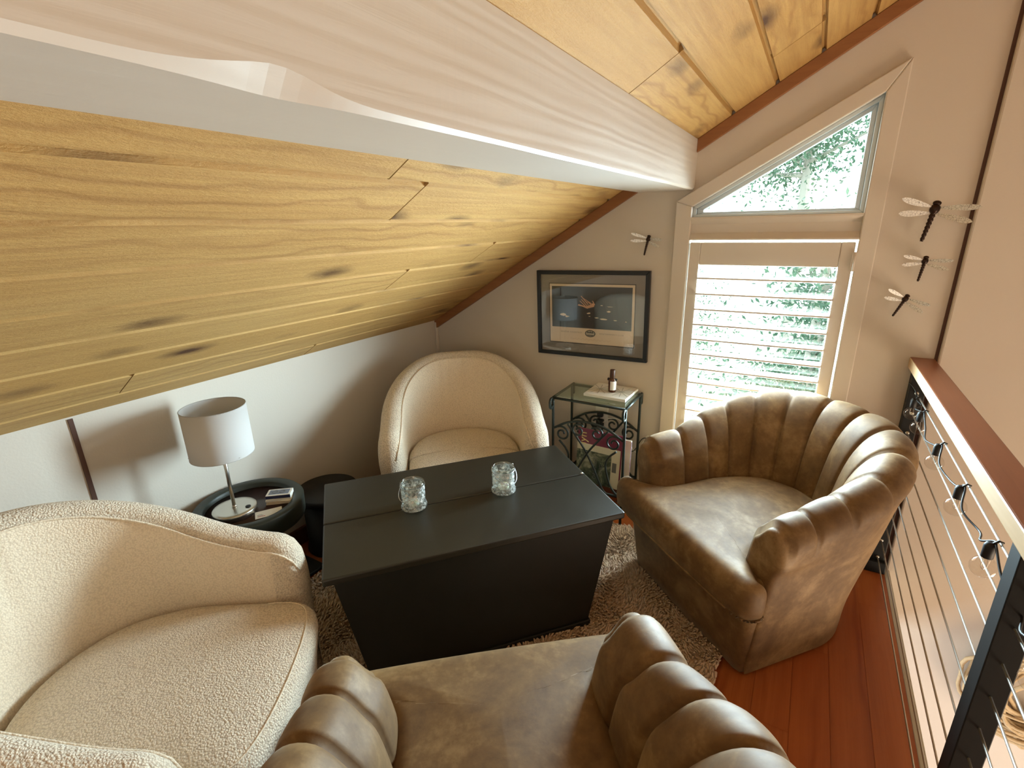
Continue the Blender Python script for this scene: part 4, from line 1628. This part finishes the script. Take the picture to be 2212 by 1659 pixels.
# ------------------------------------------------------------------ cable railing
RL = empty('cable_railing', (.411, 1.1, 0))
tag(RL, 'cable railing with wooden handrail and black posts along the open floor edge', 'railing')
def robj(name, bm, m, **kw):
    o = new_obj(name, bm, m, RL, **kw)
    o.matrix_parent_inverse = Matrix.Translation(-Vector(RL.location))
    return o
RY0 = -1.6
bm = B()
add_box(bm, .373, .449, RY0, YW - .001, .886, .928)
for f in bm.faces:
    if f.calc_center_median().x < .374:
        f.material_index = 1  # room-facing side gets the colour with window light painted in
robj('handrail', bm, [M['rail_wood'], M['rail_lit_side']], bevel=.004)
def post(y0, y1, shoe=True):
    bm = B()
    add_box(bm, .387, .435, y0, y1, .0, .886)
    p = robj('post', bm, M['post'], bevel=.002)
    if shoe:
        bm = B()
        add_box(bm, .360, .4445, y0 - .022, y1 + (.022 if y1 < 2.3 else 0), .0, .052)
        s = new_obj('base_shoe', bm, M['post'], p, bevel=.004)
        # steel grommets where the cables enter
    return p
p_far = post(2.310, 2.358)
p_near = post(1.082, 1.130)
post(-.30, -.252)
cz = [.800 - .0815 * k for k in range(10)]
for k, z in enumerate(cz):
    bm = B()
    add_tube(bm, [(.411, RY0, z), (.411, 2.312, z)], .0026, 8)
    robj('cable', bm, M['cable'])
    bm = B()
    add_lathe(bm, [(.0058, 0), (.0068, .001), (.0068, .004), (.003, .006)], 16)
    bmesh.ops.rotate(bm, verts=bm.verts, matrix=Matrix.Rotation(PI / 2, 3, 'X'))
    bmesh.ops.translate(bm, verts=bm.verts, vec=(.411, 2.3105, z))
    g = new_obj('grommet', bm, M['steel'], p_far)

# string lights hung along the top cable
SLt = empty('string_lights', (.411, 2.2, .80))
tag(SLt, 'string of clear globe bulbs with black sockets hanging from the top railing cable', 'string lights')
zc0 = cz[0]
bulbs = [(2.245, .85), (2.09, 1.0), (1.79, 1.0), (1.51, 1.0), (1.245, 1.0), (.93, 1.0)]
def slobj(name, bm, m, parent=SLt):
    o = new_obj(name, bm, m, parent)
    o.matrix_parent_inverse = Matrix.Translation(-Vector(SLt.location)) if parent is SLt else Matrix.Identity(4)
    return o
pts = [(.380, 2.30, .84), (.392, 2.285, .83), (.400, 2.262, .815)]
for i, (y, s) in enumerate(bulbs):
    pts.append((.405, y + .012, zc0 - .004))
    pts.append((.403, y - .012, zc0 - .006))
    if i < len(bulbs) - 1:
        y2 = bulbs[i + 1][0]
        for f_ in (.25, .5, .75):
            yy_ = y + (y2 - y) * f_
            pts.append((.404 + .012 * math.sin(f_ * 9 + i), yy_, zc0 - .005 - .045 * math.sin(PI * f_) * (1.0 if i else .3)))
pts += [(.404, .80, zc0 - .02), (.404, .5, zc0 - .03)]
bm = B()
add_tube(bm, catmull(pts, 6), .0024, 6)
slobj('cord', bm, M['black'])
for i, (y, s) in enumerate(bulbs):
    bm = B()
    xs_ = .397
    add_lathe(bm, [(.0095, -.034), (.0105, -.033), (.0105, -.006), (.008, 0), (.004, .002)], 20, (xs_, y, zc0 - .004))
    add_tube(bm, [(xs_, y, zc0 - .008), (xs_ + .010, y - .004, zc0 + .006), (xs_ + .018, y, zc0 + .002)], .0025, 6)
    sk = slobj('socket', bm, M['black'])
    bm = B()
    add_sphere(bm, (xs_, y, zc0 - .062), .0235, 24, 14)
    add_lathe(bm, [(.0085, -.046), (.0085, -.036)], 16, (xs_, y, zc0 - .004), cap0=False, cap1=False)
    bl = new_obj('bulb', bm, M['bulb'], sk)
    bm = B()
    add_tube(bm, catmull([(xs_ - .003, y, zc0 - .040), (xs_ - .005, y, zc0 - .060), (xs_, y, zc0 - .068), (xs_ + .005, y, zc0 - .060), (xs_ + .003, y, zc0 - .040)], 4), .0006, 5)
    new_obj('filament', bm, M['steel'], sk)

# coil of rope hanging in the stairwell
WR = empty('rope_coil', (1.02, YW - .075, -.36))
tag(WR, 'tangled coil of pale rope hanging low on the stairwell wall behind the near post', 'rope')
rnd = random.Random(11)
M['rope'] = wood_simple('pale_rope', (.66, .52, .32), (.44, .30, .15), .8, (60, 60, 60), .4)
bm = B()
for k in range(26):
    R = .19 + rnd.uniform(-.055, .055)
    ph = rnd.uniform(0, TAU)
    ex, ez = rnd.uniform(.85, 1.1), rnd.uniform(.85, 1.15)
    cx, cz_ = rnd.uniform(-.035, .035), rnd.uniform(-.03, .03)
    pts = []
    for j in range(40):
        a = TAU * j / 40
        r_ = R * (1 + .06 * math.sin(3 * a + ph) + .03 * math.sin(7 * a + ph * 2))
        pts.append((cx + r_ * ex * math.cos(a), rnd.uniform(-.002, .002) + .030 * math.sin(2 * a + ph), cz_ + r_ * ez * math.sin(a)))
    add_tube(bm, pts, .0065 + rnd.uniform(-.001, .002), 6, closed=True)
new_obj('coil', bm, M['rope'], WR)
for s in range(5):
    bm = B()
    a = -2.2 + .55 * s
    base = Vector((.17 * math.cos(a), 0, .17 * math.sin(a)))
    d = Vector((math.cos(a), 0, math.sin(a)))
    p_ = Vector((-d.z, 0, d.x))
    add_tube(bm, catmull([base, base + d * .05 + p_ * .02, base + d * .09, base + d * .05 - p_ * .03, base - p_ * .01], 6), .006, 6)
    new_obj('loose_end', bm, M['rope'], WR)

# ------------------------------------------------------------------ trees outside
def tree(name, loc, R, H, nleaf, seed, mat, label, lean=(0, 0)):
    r = empty(name, loc)
    tag(r, label, 'tree', 'trees outside the window')
    rnd = random.Random(seed)
    base = -loc[2] - 3.0
    bm = B()
    tr_ = catmull([(0, 0, base), (.05, 0, base * .5), (lean[0] * .4, lean[1] * .4, 0), (lean[0], lean[1], H * .5)], 6)
    add_tube(bm, tr_, [.10 - .07 * i / len(tr_) for i in range(len(tr_))], 8)
    ends = []
    for k in range(22):
        z0 = rnd.uniform(-H * .55, H * .35)
        a = rnd.uniform(0, TAU)
        ln = R * rnd.uniform(.55, 1.0)
        p0 = Vector((0, 0, z0))
        p2 = p0 + Vector((math.cos(a) * ln, math.sin(a) * ln, rnd.uniform(.0, .6) * ln))
        p1 = (p0 + p2) / 2 + Vector((0, 0, rnd.uniform(.0, .25)))
        c = catmull([p0, p1, p2], 6)
        add_tube(bm, c, [.034 * (1 - .8 * i / len(c)) for i in range(len(c))], 6)
        ends += c[5:]
    new_obj('trunk', bm, M['bark'], r)
    bm = B()
    cl_ = [(e + Vector((rnd.gauss(0, .12), rnd.gauss(0, .12), rnd.gauss(0, .12))), rnd.uniform(.12, .30)) for e in ends]
    for i in range(nleaf):
        c, sr = rnd.choice(cl_)
        p = c + Vector((rnd.gauss(0, sr), rnd.gauss(0, sr), rnd.gauss(0, sr * .8)))
        n_ = Vector((rnd.gauss(0, 1), rnd.gauss(0, 1), rnd.gauss(0.6, 1))).normalized()
        t_ = n_.orthogonal().normalized()
        t_ = Matrix.Rotation(rnd.uniform(0, TAU), 3, n_) @ t_
        b_ = n_.cross(t_)
        L_ = rnd.uniform(.05, .095)
        w_ = L_ * .42
        f = bm.faces.new([bm.verts.new(p - t_ * L_ * .5), bm.verts.new(p + b_ * w_ * .5), bm.verts.new(p + t_ * L_ * .5 + n_ * .008), bm.verts.new(p - b_ * w_ * .5)])
        f.material_index = 0 if rnd.random() < .6 else 1
    new_obj('foliage', bm, mat, r)
    return r
LM = [M['leaf_dark'], M['leaf_light']]
tree('leafy_tree', (.12, 6.0, -.05), .85, 2.2, 12000, 31, LM, 'bushy green tree outside, filling the right half of the shuttered window')
tree('leafy_tree', (-2.0, 9.2, .2), 1.0, 2.6, 2400, 32, [M['leaf_light'], M['leaf_dark']], 'thin sparse tree outside, left side of the shuttered window')
tree('leafy_tree', (-.25, 8.6, 2.75), 1.05, 1.8, 7000, 33, LM, 'green tree crown outside, seen through the triangular upper window')
bm = B()
add_box(bm, -14, 12, 3.2, 26, -3.1, -3.0)
struct(new_obj('ground_outside', bm, plain('garden_ground', (.30, .32, .22), .9)))

# ------------------------------------------------------------------ light
W = bpy.data.worlds.new('sky')
S.world = W
W.use_nodes = True
bg = W.node_tree.nodes['Background']
bg.inputs['Color'].default_value = (0.80, 0.93, 1.0, 1)
bg.inputs['Strength'].default_value = 6.0

def area(name, loc, target, sx, sy, power, col, portal=False):
    L = bpy.data.lights.new(name, 'AREA')
    L.shape = 'RECTANGLE'
    L.size, L.size_y = sx, sy
    L.energy = power
    L.color = col
    o = bpy.data.objects.new(name, L)
    COL.objects.link(o)
    o.location = loc
    d = Vector(target) - Vector(loc)
    o.rotation_euler = d.to_track_quat('-Z', 'Y').to_euler()
    if portal:
        L.cycles.is_portal = True
    return o
wd = area('window_daylight', (-.17, YW + .105, .87), (-.17, 0, .87), .56, .90, 240, (.68, .86, 1.0))
SU = bpy.data.lights.new('wall_fill_sun', 'SUN')  # broad lamp added to brighten the left wall through the window
SU.energy = 4.6
SU.angle = math.radians(26)
SU.color = (.74, .89, 1.0)
so = bpy.data.objects.new('wall_fill_sun', SU)
COL.objects.link(so)
so.location = (4, 6, 3)
so.rotation_euler = Vector((-.77, -.62, -.15)).to_track_quat('-Z', 'Y').to_euler()
# windows of the great room: low right and behind, warm
area('great_room_window', (3.2, 0.8, -1.4), (-.9, 1.0, 1.6), 1.8, 1.8, 120, (1.0, .80, .58))
area('rear_window', (.6, -2.3, 1.3), (-.6, 1.8, .8), 1.6, 1.2, 12, (1.0, .84, .64))

# ------------------------------------------------------------------ camera
cam = bpy.data.cameras.new('camera')
co = bpy.data.objects.new('camera', cam)
COL.objects.link(co)
co.location = (0, 0, 1.44)
co.rotation_mode = 'XYZ'
co.rotation_euler = (1.26096847, 0.0210056, 0.53182644)
cam.sensor_fit = 'HORIZONTAL'
cam.sensor_width = 36
cam.lens = 1070.09 / 2212 * 36
cam.clip_start = .01
S.camera = co
vs_ = S.view_settings
vs_.view_transform = 'Standard'
vs_.look = 'None'
vs_.exposure = 0.0
vs_.gamma = 1.0
vs_.use_curve_mapping = False
